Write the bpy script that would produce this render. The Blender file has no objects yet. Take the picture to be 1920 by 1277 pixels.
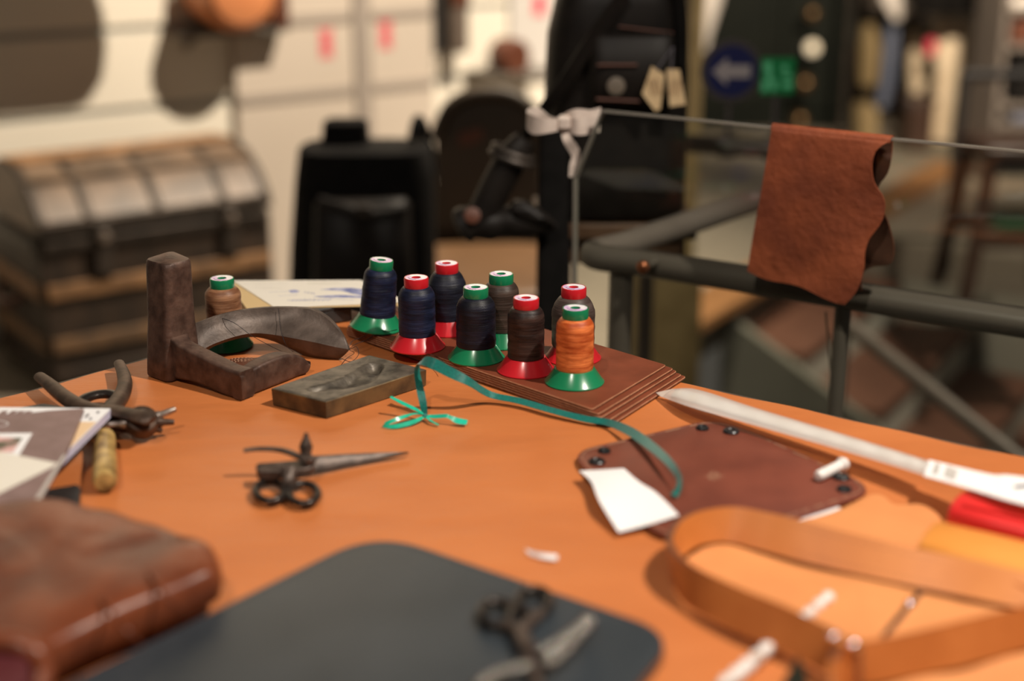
import bpy, math, random
from mathutils import Vector as V, Matrix
random.seed(7)
SC = bpy.context.scene
COL = SC.collection
R = math.radians

# ------------------------------------------------------------------ camera
TZ = 0.90                       # table top height
CZ = 1.34                       # camera height
FPX = 2667.0                    # 50 mm on 36 mm, in pixels of a 1920 frame
PITCH = R(18)
cd = bpy.data.cameras.new('camera'); cam = bpy.data.objects.new('camera', cd); COL.objects.link(cam)
cam.location = (0, 0, CZ); cam.rotation_euler = (R(90) - PITCH, 0, 0)
cd.sensor_width = 36; cd.lens = 50; cd.clip_start = 0.02; cd.clip_end = 60
cd.dof.use_dof = True; cd.dof.focus_distance = 1.33; cd.dof.aperture_fstop = 2.1
SC.camera = cam

# ------------------------------------------------------------------ light
w = bpy.data.worlds.new('world'); SC.world = w; w.use_nodes = True
w.node_tree.nodes['Background'].inputs[0].default_value = (1.0, 0.86, 0.72, 1)
w.node_tree.nodes['Background'].inputs[1].default_value = 0.055
def spot(name, loc, to, power, col=(1, .82, .62), size=60, rad=.03, blend=.5):
    d = bpy.data.lights.new(name, 'SPOT'); d.energy = power; d.color = col
    d.spot_size = R(size); d.spot_blend = blend; d.shadow_soft_size = rad
    o = bpy.data.objects.new(name, d); COL.objects.link(o); o.location = loc
    o.rotation_euler = (V(to) - V(loc)).to_track_quat('-Z', 'Y').to_euler()
    return o
spot('ceiling_spot', (.92, .76, 2.45), (.14, .95, .9), 118, col=(1, .90, .78), size=72, rad=.03)
spot('ceiling_spot', (-.5, -.25, 2.75), (.25, 1.5, .9), 58, col=(1, .90, .78), size=56, rad=.035)
spot('wall_spot', (.938, 3.63, 3.5), (-.95, 4.5, .7), 740, col=(1, .86, .68), size=80, rad=.03)
spot('added_shop_fill', (1.75, 4.9, 2.1), (2.25, 7.5, .9), 420, col=(1, .82, .62), size=70, rad=.05)  # added light to brighten the far-right garments, no known lamp there
spot('added_stair_fill', (1.75, 3.2, 3.0), (1.75, 4.3, -.2), 330, col=(1, .86, .70), size=84, rad=.05)  # unseen light added to lift the dark stairs
SC.view_settings.view_transform = 'Standard'; SC.view_settings.look = 'None'
SC.view_settings.gamma = 1; SC.view_settings.use_curve_mapping = False
SC.view_settings.exposure = 0.35

# ------------------------------------------------------------------ helpers
def ray(px, py):
    u = (px - 960) / FPX; v = (638.5 - py) / FPX
    return V((u, math.cos(PITCH) + v * math.sin(PITCH), -math.sin(PITCH) + v * math.cos(PITCH)))
EYE = V((0, 0, CZ))
def G(px, py, h=0.0):           # point at height h above the table
    r = ray(px, py); return EYE + r * ((TZ + h - CZ) / r.z)
def Z(px, py, z):
    r = ray(px, py); return EYE + r * ((z - CZ) / r.z)
def Q(px, py, Y):               # point at forward distance Y
    r = ray(px, py); return EYE + r * (Y / r.y)
def PL(px, py, p0, n):
    r = ray(px, py); return EYE + r * ((V(p0) - EYE).dot(n) / r.dot(n))
def lerp(a, b, t): return a + (b - a) * t
def spline(p, n, closed=False):
    p = [V(q) for q in p]; m = len(p); out = []
    segs = m if closed else m - 1
    for k in range(n + (0 if closed else 1)):
        f = k / n * segs; i = min(int(f), segs - 1); t = f - i
        g = (lambda j: p[j % m]) if closed else (lambda j: p[max(0, min(m - 1, j))])
        a, b, c, d = g(i - 1), g(i), g(i + 1), g(i + 2)
        out.append(.5 * (2 * b + (c - a) * t + (2 * a - 5 * b + 4 * c - d) * t * t + (3 * b - 3 * c + d - a) * t ** 3))
    return out
def rpoly(p, r, n=5):
    p = [V(q) for q in p]; m = len(p); out = []
    rs = r if isinstance(r, (list, tuple)) else [r] * m
    for i in range(m):
        b = p[i]; a = p[i - 1] - b; c = p[(i + 1) % m] - b; rr = rs[i]
        if rr <= 0: out.append(b.copy()); continue
        d = min(rr, a.length * .49, c.length * .49); A = b + a.normalized() * d; C = b + c.normalized() * d
        for k in range(n + 1):
            t = k / n; out.append((1 - t) ** 2 * A + 2 * t * (1 - t) * b + t * t * C)
    return out
def dirs(path):
    n = len(path); return [(path[min(i + 1, n - 1)] - path[max(i - 1, 0)]).normalized() for i in range(n)]

class MB:
    def __init__(s): s.v = []; s.f = []; s.m = []
    def add(s, vs, fs, mi=0):
        o = len(s.v); s.v += [V(q) for q in vs]; s.f += [tuple(i + o for i in f) for f in fs]; s.m += [mi] * len(fs); return s
    def loft(s, rings, cap=True, closed=False, mi=0):
        n = len(rings[0]); vs = [q for r in rings for q in r]; fs = []
        m = len(rings)
        for i in range(m if closed else m - 1):
            for j in range(n):
                a = i * n + j; b = i * n + (j + 1) % n; i2 = (i + 1) % m
                fs.append((a, b, i2 * n + (j + 1) % n, i2 * n + j))
        if cap and not closed: fs += [tuple(range(n))[::-1], tuple(range((m - 1) * n, m * n))]
        return s.add(vs, fs, mi)
    def tube(s, path, rad, n=10, flat=1.0, up=None, mi=0, closed=False):
        path = [V(q) for q in path]; T = dirs(path); rings = []
        if closed:
            m = len(path); T = [(path[(i + 1) % m] - path[i - 1]).normalized() for i in range(m)]
        x = V(up) if up else (V((0, 0, 1)) if abs(T[0].z) < .9 else V((1, 0, 0)))
        for i, (p, t) in enumerate(zip(path, T)):
            x = (x - t * x.dot(t)).normalized(); y = t.cross(x)
            r = rad[i] if isinstance(rad, (list, tuple)) else rad
            rings.append([p + x * (math.cos(a) * r * flat) + y * (math.sin(a) * r) for a in [2 * math.pi * k / n for k in range(n)]])
            if up: x = V(up)
        return s.loft(rings, mi=mi, closed=closed)
    def lathe(s, prof, c=(0, 0, 0), axis=(0, 0, 1), n=32, mi=0, cap=True):
        ax = V(axis).normalized(); x = ax.orthogonal().normalized(); y = ax.cross(x); c = V(c)
        rings = [[c + ax * z + (x * math.cos(2 * math.pi * k / n) + y * math.sin(2 * math.pi * k / n)) * max(r, 1e-5) for k in range(n)] for r, z in prof]
        return s.loft(rings, cap=cap, mi=mi)
    def box(s, c, d, rz=0.0, rot=None, mi=0):
        M = rot if rot else Matrix.Rotation(rz, 3, 'Z'); c = V(c)
        vs = [c + M @ V((sx * d[0] / 2, sy * d[1] / 2, sz * d[2] / 2)) for sx in (-1, 1) for sy in (-1, 1) for sz in (-1, 1)]
        return s.add(vs, [(0, 1, 3, 2), (4, 6, 7, 5), (0, 4, 5, 1), (2, 3, 7, 6), (0, 2, 6, 4), (1, 5, 7, 3)], mi)
    def bar(s, a, b, wd, ht, up=(0, 0, 1), mi=0):   # box beam from a to b
        a = V(a); b = V(b); t = (b - a).normalized(); u = V(up); u = (u - t * u.dot(t)).normalized(); y = u.cross(t)
        s.loft([[p + y * sx * wd / 2 + u * sz * ht / 2 for sx, sz in ((-1, -1), (1, -1), (1, 1), (-1, 1))] for p in (a, b)], mi=mi); return s
    def prism(s, top, th, dirv=(0, 0, -1), mi=0, side=None):
        n = len(top); d = V(dirv) * th; vs = [V(q) for q in top] + [V(q) + d for q in top]
        s.add(vs, [tuple(range(n)), tuple(range(n, 2 * n))[::-1]], mi)
        s.f += [(len(s.v) - 2 * n + i, len(s.v) - n + i, len(s.v) - n + (i + 1) % n, len(s.v) - 2 * n + (i + 1) % n) for i in range(n)]
        s.m += [mi if side is None else side] * n
        return s
    def ribbon(s, A, B, th, mi=0, edge=None, flesh=None):
        T = dirs(A); rings = []
        for a, b, t in zip(A, B, T):
            nn = t.cross(b - a).normalized() * th / 2; rings.append([a + nn, b + nn, b - nn, a - nn])
        k = len(s.f); s.loft(rings, mi=mi)
        if edge is not None:
            for q in range(k, len(s.f)):
                if (q - k) % 4 in (1, 3): s.m[q] = edge
                if (q - k) % 4 == 2: s.m[q] = flesh if flesh is not None else mi
        return s
    def grid(s, P, mi=0):       # P[i][j] rows of points, open surface
        n = len(P[0]); vs = [q for r in P for q in r]
        return s.add(vs, [(i * n + j, i * n + j + 1, (i + 1) * n + j + 1, (i + 1) * n + j) for i in range(len(P) - 1) for j in range(n - 1)], mi)
    def sheet(s, P, th, dirv=(0, 0, -1), mi=0, side=None, below=None):   # closed thin body under a grid of points
        side = mi if side is None else side; below = mi if below is None else below
        d = V(dirv) * th; m = len(P); n = len(P[0])
        o = len(s.v); s.v += [V(q) for r in P for q in r] + [V(q) + d for r in P for q in r]; k = m * n
        for i in range(m - 1):
            for j in range(n - 1):
                a, b, c, e = i * n + j, i * n + j + 1, (i + 1) * n + j + 1, (i + 1) * n + j
                s.f.append((o + a, o + b, o + c, o + e)); s.m.append(mi)
                s.f.append((o + k + e, o + k + c, o + k + b, o + k + a)); s.m.append(below)
        loop = [j for j in range(n)] + [i * n + n - 1 for i in range(1, m)] + [(m - 1) * n + j for j in range(n - 2, -1, -1)] + [i * n for i in range(m - 2, 0, -1)]
        for a, b in zip(loop, loop[1:] + loop[:1]): s.f.append((o + b, o + a, o + k + a, o + k + b)); s.m.append(side)
        return s

def tf(mb, M):
    mb.v = [M @ q for q in mb.v]; return mb
def mk(name, mb, mats, parent=None, base=None, ang=40, bevel=0, sub=0, bmat=-1):
    if parent is not None: b = parent.matrix_basis.translation + (parent.parent.matrix_basis.translation if parent.parent else V())
    elif base is not None: b = V(base)
    else:
        n = len(mb.v); b = V((sum(q.x for q in mb.v) / n, sum(q.y for q in mb.v) / n, min(q.z for q in mb.v)))
    me = bpy.data.meshes.new(name); me.from_pydata([q - b for q in mb.v], [], mb.f)
    for mm in (mats if isinstance(mats, (list, tuple)) else [mats]): me.materials.append(mm)
    me.polygons.foreach_set('material_index', mb.m)
    me.polygons.foreach_set('use_smooth', [True] * len(me.polygons)); me.update()
    import bmesh
    bm = bmesh.new(); bm.from_mesh(me); bmesh.ops.recalc_face_normals(bm, faces=bm.faces); bm.to_mesh(me); bm.free()
    me.set_sharp_from_angle(angle=R(ang))
    o = bpy.data.objects.new(name, me); COL.objects.link(o)
    if parent is not None: o.parent = parent
    else: o.location = b
    if bevel:
        m = o.modifiers.new('bevel', 'BEVEL'); m.width = bevel; m.segments = 2; m.limit_method = 'ANGLE'; m.angle_limit = R(35); m.material = bmat
    if sub:
        m = o.modifiers.new('sub', 'SUBSURF'); m.levels = sub; m.render_levels = sub
    return o
def tag(o, label, cat, group=None):
    o['label'] = label; o['category'] = cat
    if group: o['group'] = group
    return o
def thing(name, label, cat, loc, group=None):
    o = bpy.data.objects.new(name, None); COL.objects.link(o); o.location = V(loc); o.empty_display_size = .02
    return tag(o, label, cat, group)
def struct(name, mb, m, label, **k):
    o = mk(name, mb, m, **k); o['kind'] = 'structure'; o['label'] = label; return o

# ------------------------------------------------------------------ materials
def mat(name, c1, c2=None, scale=20, rough=.55, metal=0, bump=0, bscale=None, detail=4, stretch=(1, 1, 1), coat=0, emit=0, lo=.35, hi=.65, sheen=0, spec=.5, rough2=None, bdist=.002):
    m = bpy.data.materials.new(name); m.use_nodes = True; nt = m.node_tree; N = nt.nodes; L = nt.links
    b = N['Principled BSDF']; b.inputs['Roughness'].default_value = rough; b.inputs['Metallic'].default_value = metal
    b.inputs['Base Color'].default_value = (*c1, 1); b.inputs['Specular IOR Level'].default_value = spec
    if coat: b.inputs['Coat Weight'].default_value = coat; b.inputs['Coat Roughness'].default_value = .2
    if sheen: b.inputs['Sheen Weight'].default_value = sheen
    if emit: b.inputs['Emission Color'].default_value = (*c1, 1); b.inputs['Emission Strength'].default_value = emit
    if c2 or bump:
        tc = N.new('ShaderNodeTexCoord'); mp = N.new('ShaderNodeMapping'); mp.inputs['Scale'].default_value = stretch
        L.new(tc.outputs['Object'], mp.inputs['Vector'])
    if c2:
        n = N.new('ShaderNodeTexNoise'); n.inputs['Scale'].default_value = scale; n.inputs['Detail'].default_value = detail
        L.new(mp.outputs[0], n.inputs['Vector'])
        r = N.new('ShaderNodeValToRGB'); r.color_ramp.elements[0].position = lo; r.color_ramp.elements[1].position = hi
        r.color_ramp.elements[0].color = (*c1, 1); r.color_ramp.elements[1].color = (*c2, 1)
        L.new(n.outputs['Fac'], r.inputs[0]); L.new(r.outputs[0], b.inputs['Base Color'])
        if rough2 is not None:
            mr = N.new('ShaderNodeMapRange'); mr.inputs[3].default_value = rough; mr.inputs[4].default_value = rough2
            L.new(n.outputs['Fac'], mr.inputs[0]); L.new(mr.outputs[0], b.inputs['Roughness'])
    if bump:
        n2 = N.new('ShaderNodeTexNoise'); n2.inputs['Scale'].default_value = bscale or scale * 6; n2.inputs['Detail'].default_value = 5
        L.new(mp.outputs[0], n2.inputs['Vector'])
        bp = N.new('ShaderNodeBump'); bp.inputs['Strength'].default_value = bump; bp.inputs['Distance'].default_value = bdist
        L.new(n2.outputs['Fac'], bp.inputs['Height']); L.new(bp.outputs[0], b.inputs['Normal'])
    return m
def thread_mat(name, c1, c2):
    m = mat(name, c1, c2, scale=1, stretch=(42, 42, 230), rough=.45, detail=3, lo=.36, hi=.64, spec=.35)
    nt = m.node_tree; N = nt.nodes; L = nt.links; b = N['Principled BSDF']
    tc = N.new('ShaderNodeTexCoord'); mp = N.new('ShaderNodeMapping'); mp.inputs['Scale'].default_value = (35, 35, 1900)
    n = N.new('ShaderNodeTexNoise'); n.inputs['Scale'].default_value = 1; n.inputs['Detail'].default_value = 2
    bp = N.new('ShaderNodeBump'); bp.inputs['Strength'].default_value = .7; bp.inputs['Distance'].default_value = .0005
    L.new(tc.outputs['Object'], mp.inputs['Vector']); L.new(mp.outputs[0], n.inputs['Vector']); L.new(n.outputs['Fac'], bp.inputs['Height']); L.new(bp.outputs[0], b.inputs['Normal'])
    return m
def see_through(name, col, trans, rough, translucent=False):
    m = bpy.data.materials.new(name); m.use_nodes = True; nt = m.node_tree; N = nt.nodes; L = nt.links
    N.remove(N['Principled BSDF']); out = N['Material Output']
    t = N.new('ShaderNodeBsdfTransparent'); t.inputs[0].default_value = (*col, 1)
    g = N.new('ShaderNodeBsdfGlossy'); g.inputs['Roughness'].default_value = rough
    mx = N.new('ShaderNodeMixShader'); lw = N.new('ShaderNodeLayerWeight'); lw.inputs[0].default_value = .5; pw = N.new('ShaderNodeMath'); pw.operation = 'POWER'; pw.inputs[1].default_value = 4; L.new(lw.outputs['Facing'], pw.inputs[0])
    fr = N.new('ShaderNodeMath'); fr.operation = 'MULTIPLY_ADD'; fr.inputs[1].default_value = .5; fr.inputs[2].default_value = .025; L.new(pw.outputs[0], fr.inputs[0])
    L.new(fr.outputs[0], mx.inputs[0]); L.new(mx.outputs[0], out.inputs[0]); L.new(g.outputs[0], mx.inputs[2])
    if translucent:
        d = N.new('ShaderNodeBsdfDiffuse'); d.inputs[0].default_value = (.84, .82, .79, 1)
        tl = N.new('ShaderNodeBsdfTranslucent'); tl.inputs[0].default_value = (.86, .84, .82, 1)
        m1 = N.new('ShaderNodeMixShader'); m1.inputs[0].default_value = .4; L.new(d.outputs[0], m1.inputs[1]); L.new(tl.outputs[0], m1.inputs[2])
        m2 = N.new('ShaderNodeMixShader'); m2.inputs[0].default_value = 1 - trans; L.new(t.outputs[0], m2.inputs[1]); L.new(m1.outputs[0], m2.inputs[2])
        L.new(m2.outputs[0], mx.inputs[1])
    else: L.new(t.outputs[0], mx.inputs[1])
    return m
M = {}
M['cover'] = mat('tan_cover_leather', (.50, .150, .040), (.57, .182, .052), 6, .5, bump=.5, bscale=12, stretch=(1, 2.2, 1), bdist=.006)
M['looseleather'] = mat('light_tan_leather', (.66, .25, .085), (.72, .29, .10), 14, .5, bump=.2, bscale=40)
M['tablewood'] = mat('dark_table_wood', (.05, .035, .025), (.09, .06, .04), 8, .6)
M['stack'] = mat('brown_leather', (.155, .038, .017), (.205, .052, .024), 30, .5, bump=.15, bscale=900, bdist=.0005, spec=.3)
M['rawedge'] = mat('raw_leather_edge', (.10, .034, .016), (.22, .085, .04), 300, .8)
M['rim'] = mat('worn_rim', (.30, .12, .055), (.42, .18, .09), 200, .7)
M['iron'] = mat('rusty_cast_iron', (.055, .029, .021), (.13, .074, .053), 80, .42, .3, bump=.5, bscale=260, rough2=.6, bdist=.001)
M['iron2'] = mat('worn_sole_iron', (.07, .05, .04), (.125, .092, .075), 60, .5, .3, bump=.3, bscale=300, bdist=.001)
M['plier'] = mat('dark_tool_iron', (.055, .034, .024), (.12, .075, .052), 60, .5, .55, bump=.3, bscale=200, bdist=.001)
M['plierbright'] = mat('worn_tool_steel', (.24, .19, .16), (.42, .36, .32), 150, .35, .8)
M['blacksteel'] = mat('blackened_steel', (.03, .025, .022), (.055, .045, .04), 60, .28, .6)
M['snuff'] = mat('old_dark_iron', (.05, .034, .027), (.11, .08, .065), 120, .45, .4, bump=.3, bscale=300, bdist=.001)
M['mold'] = mat('mould_patina', (.04, .033, .026), (.15, .125, .095), 60, .45, .3, bump=.6, bscale=220, bdist=.001)
M['moldside'] = mat('mould_brass_side', (.055, .04, .024), (.19, .125, .055), 45, .5, .4, bump=.4, bscale=200, bdist=.001)
M['green'] = mat('green_plastic', (.006, .17, .068), (.008, .20, .082), 30, .25, coat=.3)
M['red'] = mat('red_plastic', (.50, .010, .018), (.56, .013, .022), 30, .28, coat=.3)
M['cap_label'] = mat('spool_end_sticker', (.80, .78, .80), (.60, .40, .66), 75, .3, lo=.44, hi=.52)
M['ink'] = mat('grey_ink', (.12, .11, .13))
for n, a, b in [('navy', (.0035, .0055, .018), (.013, .019, .055)), ('darknavy', (.005, .006, .012), (.016, .018, .034)), ('black', (.0025, .003, .007), (.009, .010, .022)),
                ('heather', (.032, .020, .015), (.075, .048, .037)), ('brown', (.013, .006, .005), (.05, .026, .02)), ('taupe', (.05, .034, .029), (.10, .073, .064)),
                ('orange', (.40, .065, .010), (.86, .24, .065)), ('tan', (.17, .07, .033), (.38, .19, .10))]:
    M['t_' + n] = thread_mat(n + '_thread', a, b)
M['loose'] = mat('black_thread', (.012, .011, .014))
M['teal'] = mat('teal_ribbon', (.0, .105, .09), (.0, .17, .14), 3, .35, stretch=(200, 200, 200), sheen=.3)
M['teal2'] = mat('bright_green_ribbon', (.005, .42, .25), (.02, .55, .38), 90, .3)
M['card'] = mat('cream_card', (.78, .73, .64), rough=.6)
M['card2'] = mat('kraft_envelope', (.60, .42, .20), rough=.6)
M['blueink'] = mat('blue_watercolour', (.10, .13, .36), (.45, .46, .62), 90, .7)
M['greyink'] = mat('faint_print', (.50, .46, .42), rough=.7)
M['olive'] = mat('olive_print', (.34, .33, .16), rough=.7)
M['white'] = mat('white_paper', (.86, .85, .86), rough=.55)
M['pages'] = mat('page_edges', (.62, .60, .78), rough=.6)
M['mauve'] = mat('mauve_cover', (.17, .10, .095), (.22, .135, .13), 60, .45)
M['photo'] = mat('printed_photo', (.04, .05, .02), (.70, .40, .38), 40, .4, lo=.4, hi=.55)
M['peach'] = mat('peach_print', (.78, .55, .33), rough=.5)
M['bone'] = mat('mottled_bone', (.14, .08, .025), (.56, .37, .13), 60, .35, bump=.1)
M['bonewhite'] = mat('white_bone', (.74, .66, .56), (.80, .76, .72), 60, .3)
M['blackleather'] = mat('black_leather', (.022, .020, .020), (.035, .032, .030), 40, .5, bump=.2, bscale=300)
M['portfolio'] = mat('charcoal_leather', (.020, .027, .034), (.029, .037, .045), 14, .45, bump=.25, bscale=420, bdist=.001)
M['cognac'] = mat('glossy_cognac_leather', (.085, .020, .009), (.175, .044, .016), 22, .34, bump=.35, bscale=22, bdist=.006, spec=.35)
M['lining'] = mat('dark_red_lining', (.075, .006, .009), rough=.7)
M['snapleather'] = mat('chestnut_leather', (.145, .036, .021), (.20, .052, .03), 22, .42, bump=.2, bscale=350, bdist=.001)
M['snap'] = mat('black_snap', (.025, .026, .028), rough=.3, metal=.5)
M['stitch'] = mat('tan_stitch', (.42, .24, .15), rough=.7)
M['chalk'] = mat('white_ceramic', (.82, .80, .78), rough=.3)
M['plastic'] = see_through('frosted_sleeve', (1, 1, 1), .36, .25, True)
M['elastic'] = mat('off_white_elastic', (.66, .60, .54), (.74, .70, .66), 90, .6)
M['redleather'] = mat('bright_red_leather', (.70, .025, .025), (.78, .035, .032), 20, .35)
M['amber'] = mat('amber_leather', (.72, .27, .05), (.80, .33, .075), 12, .3, coat=.15)
M['belt'] = mat('belt_leather', (.40, .115, .024), (.48, .15, .035), 25, .36, bump=.15, bscale=200)
M['beltedge'] = mat('belt_edge', (.13, .045, .02), rough=.5)
M['beltlight'] = mat('belt_flesh_side', (.50, .16, .032), (.58, .20, .045), 20, .5)
M['steel'] = mat('bright_steel', (.62, .60, .58), rough=.18, metal=1)
M['steelrough'] = mat('chased_silver', (.20, .18, .16), (.55, .52, .48), 500, .2, 1.0, bump=1, bscale=600, bdist=.002)
M['blade'] = mat('dark_green_blade', (.03, .035, .025), rough=.3, metal=.5)
M['hide'] = mat('russet_hide', (.17, .036, .012), (.29, .068, .022), 16, .62, bump=.45, bscale=90, detail=8, bdist=.003)
M['hideback'] = mat('hide_underside', (.075, .026, .014), (.13, .05, .028), 30, .75)
M['pipe'] = mat('graphite_paint', (.145, .118, .098), (.165, .136, .114), 8, .36, .1)
M['copper'] = mat('copper_bolt', (.35, .13, .06), rough=.3, metal=.9)
M['glass'] = see_through('clear_glass', (.93, .95, .93), 1, .02)
M['glassedge'] = mat('glass_edge', (.22, .20, .17), rough=.15)
M['cable'] = mat('steel_cable', (.35, .31, .27), rough=.4, metal=.7)
M['wall'] = mat('cream_wall', (.80, .735, .62), (.82, .755, .64), 3, .7)
M['rail'] = mat('aluminium_rail', (.42, .42, .39), rough=.5)
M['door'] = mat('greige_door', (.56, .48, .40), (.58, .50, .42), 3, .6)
M['doorframe'] = mat('grey_door_frame', (.34, .29, .25), rough=.6)
M['redink'] = mat('red_print', (.75, .06, .11))
M['floor'] = mat('stone_floor', (.165, .138, .106), (.20, .168, .13), 2, .55)
M['floorwood'] = mat('oak_trim', (.17, .078, .028), (.22, .10, .036), 12, .5)
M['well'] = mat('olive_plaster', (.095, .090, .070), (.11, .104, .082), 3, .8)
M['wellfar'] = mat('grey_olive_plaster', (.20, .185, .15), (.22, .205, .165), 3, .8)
M['tread'] = mat('brown_tread', (.085, .034, .020), (.11, .045, .026), 8, .6)
M['riser'] = mat('light_riser', (.42, .40, .34), (.48, .46, .40), 5, .6)
M['board'] = mat('yellow_board', (.19, .135, .055), (.26, .19, .085), 12, .6)
M['trunk'] = mat('trunk_dark_canvas', (.020, .012, .007), (.045, .026, .015), 14, .6, bump=.3, bscale=80)
M['trunklid'] = mat('trunk_worn_lid', (.085, .056, .036), (.19, .125, .08), 9, .5)
M['slat'] = mat('trunk_wood_slat', (.16, .085, .04), (.36, .19, .085), 14, .55)
M['slatdark'] = mat('trunk_dark_slat', (.10, .06, .034), (.22, .12, .055), 14, .55)
M['tmetal'] = mat('trunk_metal', (.030, .023, .018), (.065, .050, .040), 30, .5, .4)
M['fabric'] = mat('black_fabric', (.005, .0045, .004), (.008, .007, .0065), 40, .85, spec=.12)
M['gloss'] = mat('black_gloss_leather', (.008, .006, .005), (.013, .010, .008), 30, .5, spec=.22)
M['darkwood'] = mat('dark_chair_wood', (.028, .018, .009), (.042, .027, .014), 10, .6)
M['tanseat'] = mat('tan_seat', (.095, .045, .015), (.12, .058, .02), 10, .55)
M['pedestal'] = mat('pedestal_wood', (.085, .042, .02), (.12, .06, .028), 12, .55)
M['badge'] = mat('dull_badge', (.16, .13, .10), rough=.5)
M['kraft'] = mat('kraft_tag', (.62, .44, .24), (.66, .48, .27), 40, .7)
M['cotton'] = mat('cream_cotton_ribbon', (.50, .41, .36), (.58, .49, .43), 60, .8)
M['copperbag'] = mat('copper_leather', (.62, .22, .085), (.70, .27, .11), 8, .4)
M['brownbag'] = mat('brown_bag', (.10, .03, .014), rough=.5)
M['greybag'] = mat('grey_bag', (.12, .09, .07), rough=.6)
M['shelf'] = mat('dark_shelf', (.10, .085, .07), rough=.5)
M['panel'] = mat('bottle_green_panel', (.004, .006, .004), (.006, .008, .005), 4, .6, spec=.15)
M['darkwall'] = mat('dark_shop_wall', (.06, .045, .033), (.075, .056, .04), 3, .7)
M['signblue'] = mat('sign_blue', (.02, .028, .14), rough=.4)
M['signgrey'] = mat('sign_grey', (.10, .085, .09), rough=.5)
M['signwhite'] = mat('sign_white', (.58, .52, .54), rough=.5)
M['exit'] = mat('exit_green', (.006, .16, .045), rough=.4, emit=.12)
M['exitlight'] = mat('exit_pictogram', (.10, .42, .20), rough=.4, emit=.15)
M['lamp'] = mat('lamp_glow', (1, .86, .62), emit=.42)
M['lampdim'] = mat('reflection_and_stem_brass', (.24, .15, .07), rough=.35, metal=.8)
M['creamcloth'] = mat('cream_cloth', (.66, .54, .38), (.72, .60, .44), 8, .8)
M['bluecloth'] = mat('dusty_blue_cloth', (.10, .12, .18), (.13, .15, .21), 8, .8)
M['mustard'] = mat('mustard_cloth', (.22, .16, .075), (.26, .19, .09), 8, .8)
M['whitecloth'] = mat('white_cloth', (.60, .56, .52), rough=.8)
M['purplecloth'] = mat('violet_cloth', (.08, .075, .14), rough=.8)
M['shelfgrey'] = mat('grey_shelving', (.12, .10, .085), (.14, .118, .10), 4, .6)
M['stool'] = mat('mahogany_stool', (.035, .018, .012), (.05, .026, .017), 10, .4)
M['greenbox'] = mat('green_felt', (.02, .08, .03), rough=.7)

# ================================================================== SETTING
WD = V((.8, .6, 0)); WN = V((.6, -.8, 0)); W0 = V((-1.30, 4.28, 0))
def W(px, py, off=0): return PL(px, py, W0 + WN * off, WN)
def ws(p): return (p - W0).dot(WD)
def wpt(s, z, off=0): return W0 + WD * s + WN * off + V((0, 0, z))
def wbox(mb, s0, s1, z0, z1, o0, o1, mi=0):
    mb.loft([[wpt(s, z0, o0), wpt(s, z0, o1), wpt(s, z1, o1), wpt(s, z1, o0)] for s in (s0, s1)], mi=mi); return mb
zr1 = W(180, 212).z; zr2 = W(180, 59).z; pitch = zr2 - zr1
wall = struct('wall_back', wbox(MB(), -2.6, 1.80, 0, 3.2, -.20, -.02), M['wall'], 'cream slatted shop wall with grey metal rails')
rows = [0.0] + [zr1 + pitch * k for k in (-1, 0, 1, 2, 3, 4)] + [3.2]
rows = [z for z in rows if z >= 0]
for i in range(len(rows) - 1):
    for s0, s1 in ((-2.6, -.62), (-.62, .62), (.62, 1.80)):
        mk('panel', wbox(MB(), s0 + .002, s1 - .002, rows[i] + .012, rows[i + 1] - .012, -.02, 0), M['wall'], wall)
for z in rows[1:-1]:
    mk('rail', wbox(MB(), -2.6, 1.80, z - .012, z + .012, -.02, -.009), M['rail'], wall)
# two sliding doors
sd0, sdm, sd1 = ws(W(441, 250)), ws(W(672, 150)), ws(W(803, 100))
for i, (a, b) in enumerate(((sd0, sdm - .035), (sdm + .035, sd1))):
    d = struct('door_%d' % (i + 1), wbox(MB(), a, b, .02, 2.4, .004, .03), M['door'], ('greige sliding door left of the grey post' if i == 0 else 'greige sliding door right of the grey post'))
    for z in (zr1, zr2):
        mk('rail', wbox(MB(), a + .004, b - .004, z - .014, z + .014, .03, .036), M['doorframe'], d)
    pc = W(612 if i == 0 else 724, 82 if i == 0 else 66, .033)
    mb = MB(); s0 = ws(pc)
    for dx in (-.014, .014):
        for q in range(4): wbox(mb, s0 + dx - .008, s0 + dx + .008, pc.z - .045 + q * .025, pc.z - .027 + q * .025, .03, .032)
    wbox(mb, s0 - .004, s0 + .004, pc.z - .04, pc.z + .04, .03, .0315)
    o = mk('red_marking', mb, M['redink'], d); o['label'] = 'red vertical lettering'
o = struct('trim_1', wbox(MB(), sdm - .03, sdm + .03, 0, 2.4, .0, .04), M['doorframe'], 'grey vertical post between the sliding doors')
o = struct('trim_2', wbox(MB(), sd1 + .004, sd1 + .03, W(803, 100).z, 2.4, 0, .05), M['blackleather'], 'thin black upright at the edge of the sliding door')

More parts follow.
